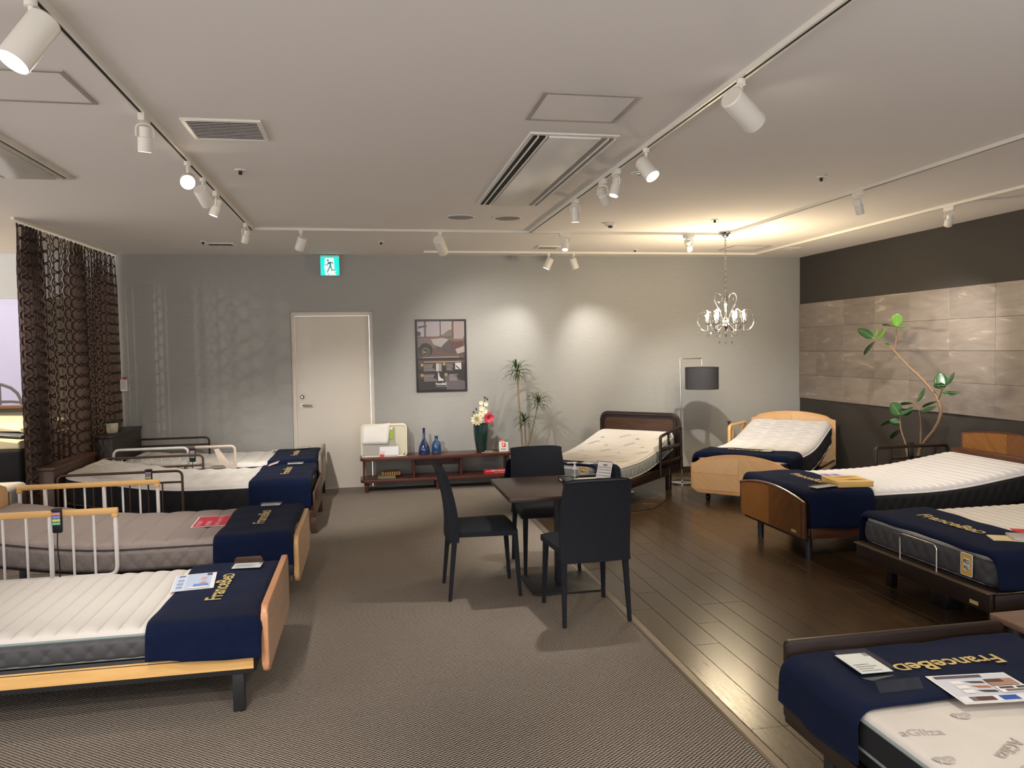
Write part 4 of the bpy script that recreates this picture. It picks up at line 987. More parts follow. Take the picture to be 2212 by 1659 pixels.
g = nb(); bx(g, .03, .06, -.46, .46, .14, .24); part('end_rail', g, blackmetal, t)
legs(t, ((.085, .29), (.085, -.42), (1.9, .4), (1.9, -.4)), .165, .05, blackmetal, True)
hbz = archp(.52, .77, .82, .10)
g = nb(); prism(g, hbz, fX, 2.19, 2.22, .006); hb = part('headboard', g, wal_e, t)
for k, (y0, y1) in enumerate(((-.49, -.001), (.001, .49))):
    ys_ = np.linspace(y0, y1, 12); poly = [(y0, .4), (y1, .4)] + [(y_, .77+.05*(1-(y_/.52)**2)-.014) for y_ in ys_[::-1]]
    g = nb(); prism(g, poly, fX, 2.185, 2.191); part('veneer_panel', g, (wal_p, wal_m)[k], t, hb, smooth=False)
g = nb(); bx(g, 2.10, 2.185, -.53, .53, .10, .64, .006); part('headboard_shelf', g, wal_r, t, hb)
mattress(FC, mC, 'thick channel-quilted white mattress with black side on the walnut bed', qchan(.072, .014), sscale(.08, .07, .014), MATS['bright_white_ticking'], blackside, pipe_w, 240, 40, False, p=.072)
throw(FC, mC, 'navy fleece throw over the foot of the walnut bed', .055, .56, .25, .26, .075, seed=61)
box_m = pm('cream_box', (226,188,116), .55, var=.04)
t = thing('gift_box', 'cream cardboard box with two feather prints on the walnut bed', 'box', FC, (.475, -.31, .522))
R = Matrix.Rotation(-.15, 3, 'Z')
g = nb(); obx(g, (.475, -.31, .543), (.27, .29, .040), R, .005); part('box_body', g, box_m, t)
g = nb(); obx(g, (.475, -.31, .5625), (.274, .294, .006), R, .002); bo = part('lid', g, box_m, t)
fm = lambda a, b, d: tuple(Vector((.475, -.31, .5657+d)) + R @ Vector((a, b, 0)))
inkpanel('feather_print', [('p', [(-.08, .07), (-.0, .09), (.07, .085), (.11, .065), (.04, .05), (-.03, .052)], (128,98,58)), ('p', [(-.05, -.05), (.02, -.025), (.08, -.035), (.12, -.055), (.06, -.07), (-.0, -.07)], (116,88,52)), ('r', -.12, -.055, -.02, -.052, (128,98,58)), ('r', -.12, .073, -.06, .076, (128,98,58))], fm, t, bo)
acrylic_sign('clear price stand on the navy throw of the walnut bed', FC, .215, -.40, .523, .25, .22, .10, .026)
brochure('purple printed leaflet on the walnut bed behind the cream box', FC, .62, .21, .5065, 1.4, .21, .297, 'purple')
t = thing('bed_rail', 'espresso wooden side rail with cut-outs in front of the rubber plant', 'bed rail', FC, (1.7, .60, .2), 'wooden side rails of the right beds')
g = nb(); tubeframe(g, [(1.38, .60, .20), (1.38, .60, .655), (2.12, .60, .655), (2.12, .60, .20)], .017, .045); part('rail_frame', g, dkw, t)
for z in (.55,): g = nb(); bx(g, 1.53, 1.98, .59, .61, z-.012, z+.012, .005); part('cross_bar', g, dkw, t)
for x_ in (1.53, 1.98): g = nb(); bx(g, x_-.02, x_+.02, .59, .61, .20, .65, .006); part('upright', g, dkw, t)
remote('black corded remote seen from behind on the rail in front of the rubber plant', FC, 1.74, .60, .68, 1, .05, .13)
# ---------- dark platform bed with chrome mattress guard
FD = Fr(3.20, 4.03, 0); mD = Mat(.045, 2.0, 1.09, .285, .175, .03, .07, Prof(1.1, 1.7, .08))
t = thing('bed', 'dark platform bed with chrome mattress guard at its foot', 'bed', FD, (1.0, 0, 0), 'right row of beds')
g = nb(); prism(g, rrect(-.565, .565, .16, .262, .01, 2), fX, .0, .025, .003); fb = part('footboard', g, dkwy, t)
g = nb(); bx(g, -.02, .05, -.57, .57, .262, .272, .004, 2); part('top_moulding', g, pm('satin_edge', (120,104,88), .25, .5), t, fb)
g = nb(); bx(g, -.0025, .0, -.485, -.425, .178, .198); part('maker_plate', g, gold, t, fb, smooth=False, label='small gilt maker plate')
for s_ in (-1, 1):
    g = nb(); bx(g, .03, 2.1, s_*.55-.015, s_*.55+.015, .17, .255, .004); part('side_rail', g, dkw, t)
g = nb(); bx(g, .02, 2.1, -.54, .54, .262, .283); part('mattress_support', g, dkw, t)
g = nb(); tube(g, [(.02, -.575, .268), (2.1, -.575, .268)], .006, 6); part('edge_rod', g, chrome, t)
legs(t, ((.22, .0), (1.8, .0)), .17, .13, blackplastic)
legs(t, ((.16, -.42), (.16, .42), (1.9, -.42), (1.9, .42)), .17, .05, blackplastic)
def guard(y0, y1):
    g = nb(); tubeframe(g, [(.012, y0, .262), (.010, y0, .425), (.010, y1, .425), (.012, y1, .262)], .0045, .03); part('mattress_guard', g, chrome, t)
guard(-.16, .15)
mattress(FD, mD, 'channel-quilted white mattress with charcoal side on the dark platform bed', qchan(.072, .014), sscale(.09, .06, .018), whitetick, darkside, pipe_g, 240, 40, p=.072)
throw(FD, mD, 'navy fleece throw on the dark platform bed at right', .05, .52, .285, .20, .085, seed=71, text_v=.05, flap=.65)
protag('yellow PRO WALL card on the foot end of the dark platform bed', FD, .014, -.385, .375, .085, .125)
redsign('red sale card cut off by the right picture edge on the platform bed', FD, .56, -.28, .4795, -.5, .21, .297, ('展示品', '特価'))
t = thing('price_card', 'cream card with grey plate lying on the dark platform bed', 'price card', FD, (.36, -.35, .487))
R = Matrix.Rotation(-.45, 3, 'Z')
g = nb(); obx(g, (.33, -.34, .4885), (.20, .13, .003), R); part('cream_card', g, pm('cream_card', (222,206,160), .5), t, smooth=False)
g = nb(); obx(g, (.43, -.37, .497), (.20, .14, .014), R, .003); part('grey_plate', g, pm('grey_plate', (176,174,172), .3), t)
# ---------- bed at the lower right corner, seen from its head
FE = Fr(2.018, 2.66, -90); mE = Mat(.045, 2.0, .97, .29, .125, .022, .13)
t = thing('bed', 'espresso bed frame at the lower right corner, footboard away from viewer', 'bed', FE, (1.0, 0, 0), 'right row of beds')
g = nb(); prism(g, rrect(-.478, .478, .165, .472, .02, 4), fX, .0, .028, .006, 2); part('footboard', g, dkwy, t)
for s_ in (-1, 1):
    g = nb(); bx(g, .03, 2.1, s_*.475-.013, s_*.475+.013, .165, .225, .004); part('side_rail', g, dkw, t)
g = nb(); bx(g, .04, 2.1, -.45, .45, .20, .289); part('mattress_support', g, blackmetal, t)
legs(t, ((.27, -.435), (.27, .435), (1.9, -.435), (1.9, .435)), .18, .055, blackmetal)
softq = lambda u, v: .004*np.sqrt(np.abs(np.sin(PI*(u+.35*v)/.34))*np.abs(np.sin(PI*(v-.3*u)/.42))+1e-4)
t = mattress(FE, mE, 'white mattress with grey printed lettering and emblems, lower right corner', softq, sflat, whitetick, blackside, pipe_b, 110, 60, ns=200, m=6)
pg = logo
it = [('aGliza', .655, -.465, .055, .15), ('#', .585, -.20, .036, .1), ('AGliza', .73, -.16, .055, 2.6), ('#', .80, -.44, .036, .1), ('#', .62, .2, .036, .1), ('aGliza', .70, .05, .055, .15), ('aGliza', .90, -.3, .055, .15), ('#', .88, -.02, .036, .1)]
matprint(t, mE, it, pg, .0048)
matprint(t, mE, [('AG', .600, -.226, .032, .1), ('AG', .815, -.466, .032, .1), ('AG', .635, .174, .032, .1)], whitetick, .0053)
throw(FE, mE, 'navy fleece throw on the bed at the lower right corner', .055, .50, .250, .19, .070, seed=81, amp=.008, flare=-.004, text_v=.01)
acrylic_sign('thick clear price stand on the navy throw, lower right corner', FE, .235, -.30, .444, -.03, .18, .135, .028)
t = thing('acrylic_easel', 'empty bent acrylic easel on the navy throw, lower right corner', 'easel', FE, (.39, -.30, .44))
g = nb(); prism(g, [(.325, .449), (.325, .452), (.415, .476), (.442, .448), (.438, .446), (.414, .472)], fY, -.385, -.22); part('bent_sheet', g, acrylic, t, smooth=False)
brochure('large glossy product leaflet on the bed at the lower right corner', FE, .485, -.025, .4485, -.107, .21, .285, 'blue')
# bedside table beside it
t = thing('side_table', 'brown table top at the right picture edge beside the nearest bed', 'table', WF, (2.9, 2.3, 0))
g = nb(); prism(g, rrect(2.535, 3.2, 1.9, 2.755, .012, 4), fZ, .435, .462, .004); part('table_top', g, wood('taupe_laminate_wood', (94,72,60), (120,95,80), .35, (1.4, 16, 16)), t)
for x_ in (2.60, 3.14):
    for y_ in (1.97, 2.68): g = nb(); bx(g, x_-.02, x_+.02, y_-.02, y_+.02, 0, .436, .003); part('leg', g, blackmetal, t)

# ------------------------------------------------------------ curtain with a ring pattern
def curtainmat():
    m, n, l, b = newmat('ring_pattern_sheer'); out = [x for x in n if x.type == 'OUTPUT_MATERIAL'][0]
    uv = n.new('ShaderNodeUVMap'); sp = n.new('ShaderNodeSeparateXYZ'); l.new(uv.outputs[0], sp.inputs[0])
    def mt(op, a, b_=None, c=None):
        q = n.new('ShaderNodeMath'); q.operation = op
        for i, x in enumerate((a, b_, c)):
            if x is None: continue
            if isinstance(x, (int, float)): q.inputs[i].default_value = x
            else: l.new(x, q.inputs[i])
        return q.outputs[0]
    U = mt('DIVIDE', sp.outputs[0], .105); V0 = mt('DIVIDE', sp.outputs[1], .105)
    V = mt('ADD', V0, mt('MULTIPLY', mt('MODULO', mt('FLOOR', U), 2.0), .5))
    fx = mt('SUBTRACT', mt('FRACT', U), .5); fy = mt('SUBTRACT', mt('FRACT', V), .5)
    d = mt('SQRT', mt('ADD', mt('MULTIPLY', fx, fx), mt('MULTIPLY', fy, fy)))
    ring = mt('MULTIPLY', mt('GREATER_THAN', d, .39), mt('LESS_THAN', d, .51))
    al = mt('ADD', mt('MULTIPLY', ring, .32), .67)
    mx = n.new('ShaderNodeMix'); mx.data_type = 'RGBA'; mx.inputs[6].default_value = lin((86,70,62)); mx.inputs[7].default_value = lin((52,38,34)); l.new(ring, mx.inputs[0]); l.new(mx.outputs[2], b.inputs['Base Color'])
    b.inputs['Roughness'].default_value = .85; b.inputs['Specular IOR Level'].default_value = .2
    l.new(al, b.inputs['Alpha'])
    return m
def curtain():
    t = thing('curtain', 'dark brown sheer curtain with ring pattern hanging at left', 'curtain', WF, (-2.70, 8.0, 0))
    N = 520; ys_ = np.linspace(6.84, 9.09, N); k = (ys_-6.84)/2.25
    ph = np.cumsum(2*PI/(.105+.035*np.sin(ys_*5.1)+.02*np.sin(ys_*13.0)))*(ys_[1]-ys_[0])
    X0 = -2.742+.072*k; A = .030+.012*np.sin(ys_*7.3)
    zs_ = np.linspace(.015, CEIL-.035, 30); V = []; UV = []
    xx = X0+A*np.sin(ph); yy = ys_+.012*np.sin(2*ph+.6)
    ss = np.concatenate([[0], np.cumsum(np.hypot(np.diff(xx), np.diff(yy)))])
    for i in range(N):
        for z in zs_:
            f = 1-.55*max(0, (z-2.35)/.35); w_ = (1-z/2.7)
            V.append((X0[i]+A[i]*math.sin(ph[i])*f*(1+.25*w_)+.01*w_*math.sin(i*.03), yy[i], z)); UV.append((ss[i]*1.0, z))
    me = bpy.data.meshes.new('fabric'); F = gridfaces(N, 30); me.from_pydata(V, [], F)
    ul = me.uv_layers.new(name='UVMap')
    for p in me.polygons:
        for li, vi in zip(p.loop_indices, p.vertices): ul.data[li].uv = UV[vi]
    me.shade_smooth(); me.transform(Matrix.Translation(-BASE[t.name])); o = link('fabric', me, curtainmat()); o.parent = t
    g = nb(); prism(g, [(-.012, 0), (.012, 0), (.012, -.02), (-.012, -.02)], lambda a, b, d: (X0[0]+.072*((d-6.8)/2.3)+a, d, CEIL+b), 6.8, 9.12); part('curtain_track', g, white_metal, t, smooth=False)
curtain()
t = thing('price_tag', 'small white price card with red clip pinned to curtain edge', 'tag', WF, (-2.585, 8.93, 1.2))
g = nb(); bx(g, -2.615, -2.545, 8.925, 8.927, 1.22, 1.345); part('card', g, paper, t, smooth=False)
inkpanel('printed_text', lines(-2.608, -2.552, 1.335, .014, 7, .005, (150,150,156)), lambda a, b, d: (a, 8.925-d, b), t)
g = nb(); bx(g, -2.59, -2.545, 8.922, 8.93, 1.345, 1.372, .003); part('clip', g, pm('red_clip', (176,72,64), .4), t)
t = thing('succulent_pot', 'small white pot of succulents on the dark headboard cabinet', 'potted plant', WF, (-2.53, 8.32, .83))
g = nb(); lathe(g, [(.045, .83), (.052, .85), (.056, .925), (.053, .93), (.048, .925)], 24, (-2.53, 8.32, 0)); part('pot', g, pm('cream_glaze', (206,196,172), .3), t)
sg = pm('dark_succulent', (48,62,44), .6)
for k in range(9):
    a = k*2.4; r = .012*math.sqrt(k)*1.1
    g = nb(); lathe(g, [(.002, .918), (.02, .935), (.024, .945), (.012, .958), (.002, .962)], 8, (-2.53+r*1.4*math.cos(a), 8.32+r*1.4*math.sin(a), 0), lambda q, z: 1+.25*math.cos(5*q)); part('rosette', g, sg, t)

# ------------------------------------------------------------ the bay behind the curtain
crm = pm('cream_ticking', (222,210,176), .8)
t = thing('display_bed', 'cream mattress with black curved band on tall black base, left edge', 'bed', WF, (-3.9, 8.1, 0))
g = nb(); bx(g, -4.9, -2.98, 7.35, 8.95, 0, .80, .03, 3); part('base', g, blackside, t)
g = nb(); prism(g, [(-4.85, .80), (-3.0, .80), (-3.0, .87), (-3.3, .90), (-4.0, .93), (-4.85, .94)], fY, 7.38, 8.93, .02, 3); part('mattress_layer', g, crm, t)
g = nb(); prism(g, [(-4.83, .945), (-4.0, .935), (-3.3, .905), (-3.03, .875), (-3.03, .905), (-3.3, .93), (-4.0, .962), (-4.83, .97)], fY, 7.5, 8.9, .008); part('band', g, blackplastic, t)
g = nb(); prism(g, [(-4.82, .975), (-4.0, .967), (-3.3, .935), (-3.1, .915), (-3.12, .95), (-3.4, .985), (-4.82, 1.03)], fY, 7.7, 8.9, .012, 3); part('topper', g, crm, t)
t = thing('low_bed', 'low white mattress glimpsed behind the oak headboard at left edge', 'bed', WF, (-3.7, 6.7, 0))
g = nb(); bx(g, -4.7, -2.86, 6.42, 7.2, .30, .55, .06, 4); part('mattress_body', g, pm('grey_white_cloth', (214,214,216), .8), t)
g = nb(); bx(g, -4.7, -2.88, 6.45, 7.18, 0, .30, .01); part('base', g, blackside, t)
t = thing('tube_bed_frame', 'brown tubular metal headboard seen through the shop window', 'bed', WF, (-4.9, 10.6, 0))
g = nb(); tubeframe(g, [(-5.3, 10.6, 0), (-5.3, 10.6, 1.28), (-4.25, 10.6, 1.28), (-4.25, 10.6, 0)], .02, .35); part('outer_hoop', g, brownmetal, t)
g = nb(); tubeframe(g, [(-5.0, 10.65, 0), (-5.0, 10.65, 1.05), (-4.1, 10.65, 1.05), (-4.1, 10.65, 0)], .018, .3); part('inner_hoop', g, brownmetal, t)
for x_ in (-5.1, -4.9, -4.7, -4.5): g = nb(); tube(g, [(x_, 10.6, .5), (x_, 10.6, 1.27)], .010, 6); part('bar', g, brownmetal, t)
sl = bpy.data.lights.new('bay_lamp', 'SPOT'); sl.energy = 260*SPOT_W; sl.color = (1.0, .80, .50); sl.spot_size = math.radians(95); sl.spot_blend = .8; sl.shadow_soft_size = .05
so = bpy.data.objects.new('bay_lamp', sl); COL.objects.link(so); so.location = (-3.7, 7.5, 2.6); so.rotation_euler = (math.radians(12), 0, 0)
sl = bpy.data.lights.new('bay_lamp', 'SPOT'); sl.energy = 240*SPOT_W; sl.color = NEUT; sl.spot_size = math.radians(46); sl.spot_blend = .6; sl.shadow_soft_size = .025
so = bpy.data.objects.new('bay_lamp', sl); COL.objects.link(so); so.location = (-4.1, 5.9, 2.45); so.rotation_euler = (Vector((-1.75, 9.14, 1.0))-so.location).to_track_quat('-Z', 'Y').to_euler()

# ------------------------------------------------------------ dining table and chairs
t = thing('dining_table', 'small square dark brown pedestal table in the centre', 'table', WF, (1.26, 5.02, 0))
g = nb(); bx(g, .845, 1.655, 4.625, 5.385, .652, .68, .003); part('table_top', g, wood('table_laminate', (50,36,31), (68,51,44), .38, (1.4, 20, 20)), t)
g = nb(); bx(g, 1.225, 1.295, 4.985, 5.055, .012, .652, .004); part('column', g, blackmetal, t)
g = nb(); prism(g, rrect(1.025, 1.495, 4.795, 5.245, .03, 5), fZ, .001, .013, .003); part('base_plate', g, pm('black_base', (26,26,28), .5), t)
chairf = pm('charcoal_upholstery', (38,40,46), .9, var=.25, scale=90, bump=.5, bscale=500, spec=.2)
def chair(lb, fr):
    t = thing('dining_chair', lb, 'chair', fr, (0, 0, 0), 'charcoal chairs at the dining table')
    # seat with a gently domed top
    V = []; n, m = 14, 12
    for i in range(n):
        for j in range(m):
            a, b = -1+2*i/(n-1), -1+2*j/(m-1)
            x = .215*a*(1-.03*b*b); y = (.205+.012*a)*b; e = max(abs(a), abs(b))
            V.append((x, y, .452+.010*(1-e**4)-.014*max(0, e-.85)/.15))
    o = len(V); F = gridfaces(n, m)
    ring = [i*m for i in range(n)] + [(n-1)*m+j for j in range(1, m)] + [i*m+m-1 for i in range(n-2, -1, -1)] + [j for j in range(m-2, 0, -1)]
    for k in ring: V.append((V[k][0], V[k][1], .405))
    L_ = len(ring); F += [(ring[k], ring[(k+1) % L_], o+(k+1) % L_, o+k) for k in range(L_)] + [tuple(range(o, o+L_))]
    part('seat', (V, F), chairf, t, ang=55)
    # backrest: curved slab, wider at the shoulders
    V = []; n, m = 16, 10
    def bp(h, b, s):
        z = .375+.475*h; lean = -.20-.075*h**1.6+.012*math.sin(PI*h); x = lean-.018*(1-b*b)*.6+s*(.029-.006*h)
        return (x, (.203-.012*h*h+.004*math.sin(PI*h))*b, z-(.012*abs(b)**6 if h > .97 else 0))
    for s in (1, -1):
        for i in range(n):
            for j in range(m): V.append(bp(i/(n-1), -1+2*j/(m-1), s))
    q = n*m; F = gridfaces(n, m) + [tuple(reversed([a+q for a in f])) for f in gridfaces(n, m)]
    ring = [i*m for i in range(n)] + [(n-1)*m+j for j in range(1, m)] + [i*m+m-1 for i in range(n-2, -1, -1)] + [j for j in range(m-2, 0, -1)]
    L_ = len(ring); F += [(ring[k], ring[(k+1) % L_], q+ring[(k+1) % L_], q+ring[k]) for k in range(L_)]
    b_ = part('backrest', (V, F), chairf, t, ang=55)
    md = b_.modifiers.new('soft_edge', 'BEVEL'); md.width = .008; md.segments = 3; md.limit_method = 'ANGLE'; md.angle_limit = .8
    for sx, sy in ((1, 1), (1, -1), (-1, 1), (-1, -1)):
        g = nb(); x0, y0 = sx*.195, sy*.185; x1, y1 = sx*.215+(-.02 if sx < 0 else .008), sy*.198
        for k in range(2):
            h_, x_, y_, z_ = ((.017, x0, y0, .415), (.0105, x1, y1, 0))[k]
            vs = [g.verts.new((x_+a*h_, y_+b*h_, z_)) for a, b in ((-1, -1), (1, -1), (1, 1), (-1, 1))]
            if k == 0: top = vs
            else:
                for i in range(4): g.faces.new((top[i], top[(i+1) % 4], vs[(i+1) % 4], vs[i]))
                g.faces.new(top); g.faces.new(vs)
        bmesh.ops.bevel(g, geom=g.edges[:], offset=.003, segments=2, affect='EDGES')
        part('leg', g, chairf, t)
    return t
chair('charcoal upholstered chair left of the table, seen side-on', Fr(.72, 5.03, 0))
chair('charcoal upholstered chair in front of the table, back to viewer', Fr(1.265, 4.45, 92))
chair('charcoal upholstered chair behind the table, facing the viewer', Fr(1.26, 5.47, -90))
# things on the table
t = thing('document_tray', 'black document tray with white label at table corner', 'tray', WF, (1.47, 5.06, .68))
g = nb(); bx(g, 1.30, 1.64, 4.88, 5.21, .6805, .686, .002, 1); bx(g, 1.30, 1.308, 4.88, 5.21, .686, .704, .002, 1); bx(g, 1.632, 1.64, 4.88, 5.21, .686, .704, .002, 1); bx(g, 1.308, 1.632, 5.202, 5.21, .686, .704, .002, 1); bx(g, 1.31, 1.385, 4.89, 5.20, .686, .702, .003); part('tray_body', g, blackplastic, t)
g = nb(); bx(g, 1.2985, 1.30, 5.10, 5.17, .686, .699); part('label_plate', g, paper, t, smooth=False)
solo('paper_stack', 'stack of white forms lying in the black tray', 'papers', (lambda b: (bx(b, 1.395, 1.625, 4.90, 5.17, .6865, .692, .001, 1), bx(b, 1.42, 1.60, 4.98, 5.12, .6922, .696, .002, 1))[0])(nb()), paper, base=(1.51, 5.05, .686))
t = thing('pump_bottle', 'clear sanitiser bottle with white pump on the table', 'bottle', WF, (1.345, 4.93, .70))
bo = (1.345, 4.93, .7025)
g = nb(); lathe(g, [(.024, 0), (.027, .004), (.027, .062), (.022, .078), (.013, .088), (.013, .092)], 24, bo); part('bottle_body', g, clearglass, t)
g = nb(); lathe(g, [(.0235, .003), (.0235, .045), (.002, .046)], 20, bo); part('liquid', g, glassy('sanitiser_gel', (.86, .9, .9), .1), t)
g = nb(); lathe(g, [(.016, .090), (.016, .104), (.008, .108), (.008, .118), (.006, .119), (.006, .130), (.015, .132), (.015, .139), (.002, .141)], 18, bo); bx(g, bo[0]-.052, bo[0], bo[1]-.006, bo[1]+.006, bo[2]+.132, bo[2]+.139, .002); part('pump', g, whitebar, t)
g = nb(); tube(g, [(bo[0], bo[1], bo[2]+.006), (bo[0], bo[1], bo[2]+.10)], .003, 6); part('dip_tube', g, whitebar, t)
t = thing('desk_calendar', 'white standing desk calendar with black back on the table', 'calendar', WF, (1.57, 4.93, .69))
cb = Matrix.Translation((1.565, 4.945, .6965)) @ Matrix.Rotation(-.85, 4, 'Z')
def cm(a, b, d): return tuple(cb @ Vector((a, -.05+b*.38+.0*d-d, b)))
g = nb(); prism(g, [(-.055, 0), (.055, 0), (.055, .135), (-.055, .135)], cm, 0, .002); part('page', g, paper, t, smooth=False)
it = [('r', -.05, .098, .05, .102, (176,60,60))] + [('r', -.048+i*.015, .082-j*.019, -.040+i*.015, .088-j*.019, (120,120,126)) for i in range(7) for j in range(5)] + [('r', -.01, .112, .02, .12, (90,90,96))]
inkpanel('month_grid', it, lambda a, b, d: cm(a, b, .002+d), t)
g = nb(); prism(g, [(-.052, 0), (.052, 0), (.052, .138), (-.052, .138)], lambda a, b, d: tuple(cb @ Vector((a, .055-b*.38+d, b))), 0, .003); part('back_stand', g, blackplastic, t, smooth=False)
g = nb()
for i in range(9): tube(g, [tuple(cb @ Vector((-.045+i*.011, .003*math.cos(a), .136+.004*math.sin(a)))) for a in np.linspace(0, 2*PI, 8)[:-1]], .0008, 4, closed=True)
part('ring_binding', g, steel, t)

# ------------------------------------------------------------ low media shelf and what stands on it
shw = wood('mahogany', (62,30,22), (94,50,38), .32, (1.3, 18, 18), coat=.25)
t = thing('media_shelf', 'low mahogany open shelf against the grey wall', 'shelf', WF, (.77, 8.93, 0))
def slab(name, z0, z1):
    g = nb(); prism(g, rrect(-.10, 1.64, 8.765, 9.105, .06, 6), fZ, z0, z1, .006, 2); part(name, g, shw, t)
slab('top_board', .365, .40); slab('lower_board', .118, .152)
for x_ in (-.06, 1.60):
    for y_ in (8.80, 9.07): g = nb(); tube(g, [(x_, y_, .15), (x_, y_, .367)], .012, 10); part('post', g, shw, t)
for x_ in (.50, 1.045): g = nb(); bx(g, x_-.009, x_+.009, 8.81, 9.08, .15, .367, .004); tube(g, [(x_, 8.80, .15), (x_, 8.80, .367)], .013, 10); part('divider', g, shw, t)
g = nb(); bx(g, 1.588, 1.606, 8.85, 9.08, .15, .367, .003); part('end_panel', g, shw, t)
for x_ in (-.03, .765, 1.56):
    for y_ in (8.83, 9.05): g = nb(); tube(g, [(x_-.006*(1 if x_ < .5 else -1), y_, 0), (x_, y_, .12)], [.017, .026], 14); part('leg', g, shw, t)
g = nb(); bx(g, .51, 1.03, 9.075, 9.085, .25, .36, .002, 1); part('back_panel', g, shw, t)
# bag of bedding
t = thing('bedding_bag', 'clear zipped bag of folded bedding with white piping on shelf', 'bag', WF, (.17, 8.93, .40))
FBG = lambda a, b, d: (.17+a+.012*b, 8.87+.10*b+d, .402+b)
g = nb(); prism(g, rrect(-.245, .245, 0, .345, .03, 5), FBG, 0, .12, .03, 4); part('folded_bedding', g, pm('cream_bedding', (222,212,184), .85, bump=.3, bscale=14), t)
g = nb(); prism(g, rrect(-.235, .13, .012, .33, .02, 4), FBG, -.004, .0); part('grey_liner', g, pm('grey_cloth', (176,166,156), .8), t)
for dd in (-.006, .125): g = nb(); tube(g, [FBG(a, b, dd) for a, b in rrect(-.252, .255, -.002, .352, .035, 5)], .0075, 6, closed=True); part('piping', g, pm('cream_piping', (236,230,208), .5), t)
g = nb(); prism(g, rrect(-.25, .25, 0, .35, .03, 5), FBG, -.0085, -.0075); part('clear_sheet', g, clearglass, t, smooth=False)
FB2 = lambda a, b, d: FBG(a, b, d-.014)
inkpanel('printed_cards', [('r', -.05, .012, .165, .11, (236,236,240)), ('r', -.05, .012, .165, .085, (66,78,124)), ('r', .03, .19, .105, .305, (150,176,58)), ('r', .05, .305, .10, .33, (232,232,232))], FB2, t)
g = nb(); V = []
for i in range(9):
    for j in range(7):
        u, v = i/8, j/6; a = -.245+.29*u+.03*v*u; b = .145+.205*v+.03*u*v; V.append(FBG(a, b, -.02-.012*math.sin(PI*v)*math.sin(3*u+.5)-.02*(1-v)*u))
part('white_paper', (V, gridfaces(9, 7)), paper, t, ang=60).modifiers.new('thickness', 'SOLIDIFY').thickness = .001
g = nb(); prism(g, [(-.055, -.015), (.005, -.015), (.005, .06), (-.055, .06)], FBG, -.018, -.016); q = part('price_tag', g, pm('pink_white_tag', (232,206,208), .5), t, smooth=False)
inkpanel('tag_print', [('r', -.05, -.012, 0, .025, (206,66,76))], lambda a, b, d: FBG(a, b, -.018-d), t, q)
bluegl = pm('cobalt_glass', (18,40,92), .06, var=.2, scale=9, coat=.6, spec=.8); bluegl2 = pm('steel_blue_glass', (34,70,112), .1, var=.25, scale=30, coat=.6, spec=.8)
solo('long_necked_bottle', 'cobalt blue glass bottle with long neck on the shelf', 'bottle', lathe(nb(), [(.04, .0), (.062, .004), (.066, .03), (.062, .075), (.045, .12), (.024, .16), (.0145, .19), (.0135, .29), (.016, .305), (.013, .305)], 32, (.632, 8.93, .401)), bluegl, base=(.632, 8.93, .40), group='blue glass bottles')
solo('short_bottle', 'smaller steel blue glass bottle with flared lip on the shelf', 'bottle', lathe(nb(), [(.04, 0), (.052, .005), (.056, .03), (.055, .10), (.045, .135), (.024, .152), (.019, .165), (.019, .195), (.025, .208), (.021, .208)], 32, (.775, 8.935, .401)), bluegl2, base=(.775, 8.935, .40), group='blue glass bottles')
t = thing('tall_vase', 'tall ribbed dark green vase on the right of the shelf', 'vase', WF, (1.302, 8.93, .40))
g = nb(); lathe(g, [(.05, 0), (.054, .006), (.066, .06), (.08, .15), (.087, .24), (.087, .33), (.083, .33), (.080, .25)], 48, (1.302, 8.93, .401), lambda q, z: 1+.022*math.cos(16*q)); part('vase_body', g, pm('teal_green_glass', (32,54,52), .16, var=.3, scale=12, coat=.5), t)
VX, VY = 1.302, 8.93
stemg = pm('flower_stem', (86,98,52), .6); petalw = pm('cream_petal', (240,234,208), .6, var=.06); petalp = pm('pink_petal', (232,92,112), .55, var=.15); budg = pm('dark_bud', (70,64,44), .6)
def petal(bm, c, out, up, L_, w_, cup=.3):
    """one cupped petal from c along out"""
    out = Vector(out).normalized(); up = Vector(up).normalized(); sd = out.cross(up).normalized(); rows = []
    for i in range(6):
        a = i/5; wd = w_*math.sin(PI*min(.92, .12+a*.84))**.7
        p = Vector(c)+out*(L_*a)+up*(cup*L_*a*a)
        rows.append([bm.verts.new(p-sd*wd*.5+up*(.12*wd)), bm.verts.new(p), bm.verts.new(p+sd*wd*.5+up*(.12*wd))])
    for i in range(5):
        for j in range(2): bm.faces.new((rows[i][j], rows[i+1][j], rows[i+1][j+1], rows[i][j+1]))
def blossom(name, th, c, face, r, n, mat, layers=1, cup=.25):
    face = Vector(face).normalized(); e1 = face.orthogonal().normalized(); e2 = face.cross(e1); g = nb()
    for l_ in range(layers):
        for k in range(n):
            a = 2*PI*(k+.5*l_)/n; o_ = e1*math.cos(a)+e2*math.sin(a); petal(g, c, o_+face*(.15+.55*l_), face, r*(1-.17*l_), r*1.05*(1-.1*l_)*(5.5/n if n > 6 else 1), cup+.2*l_)
    return part(name, g, mat, th, ang=80)
def stemcurve(p0, p1, bend=(0, 0, 0), n=8):
    p0, p1, b_ = Vector(p0), Vector(p1), Vector(bend); return [p0*(1-k/n)+p1*(k/n)+b_*4*(k/n)*(1-k/n) for k in range(n+1)]
t = thing('orchid_spray', 'tall spray of cream orchids in the green vase', 'flower', WF, (VX, VY, .70), 'flowers in the green vase')
sc_ = stemcurve((VX, VY, .66), (1.37, 8.90, 1.05), (-.02, 0, .02)); g = nb(); tube(g, sc_, .0035, 6); part('stem', g, stemg, t)
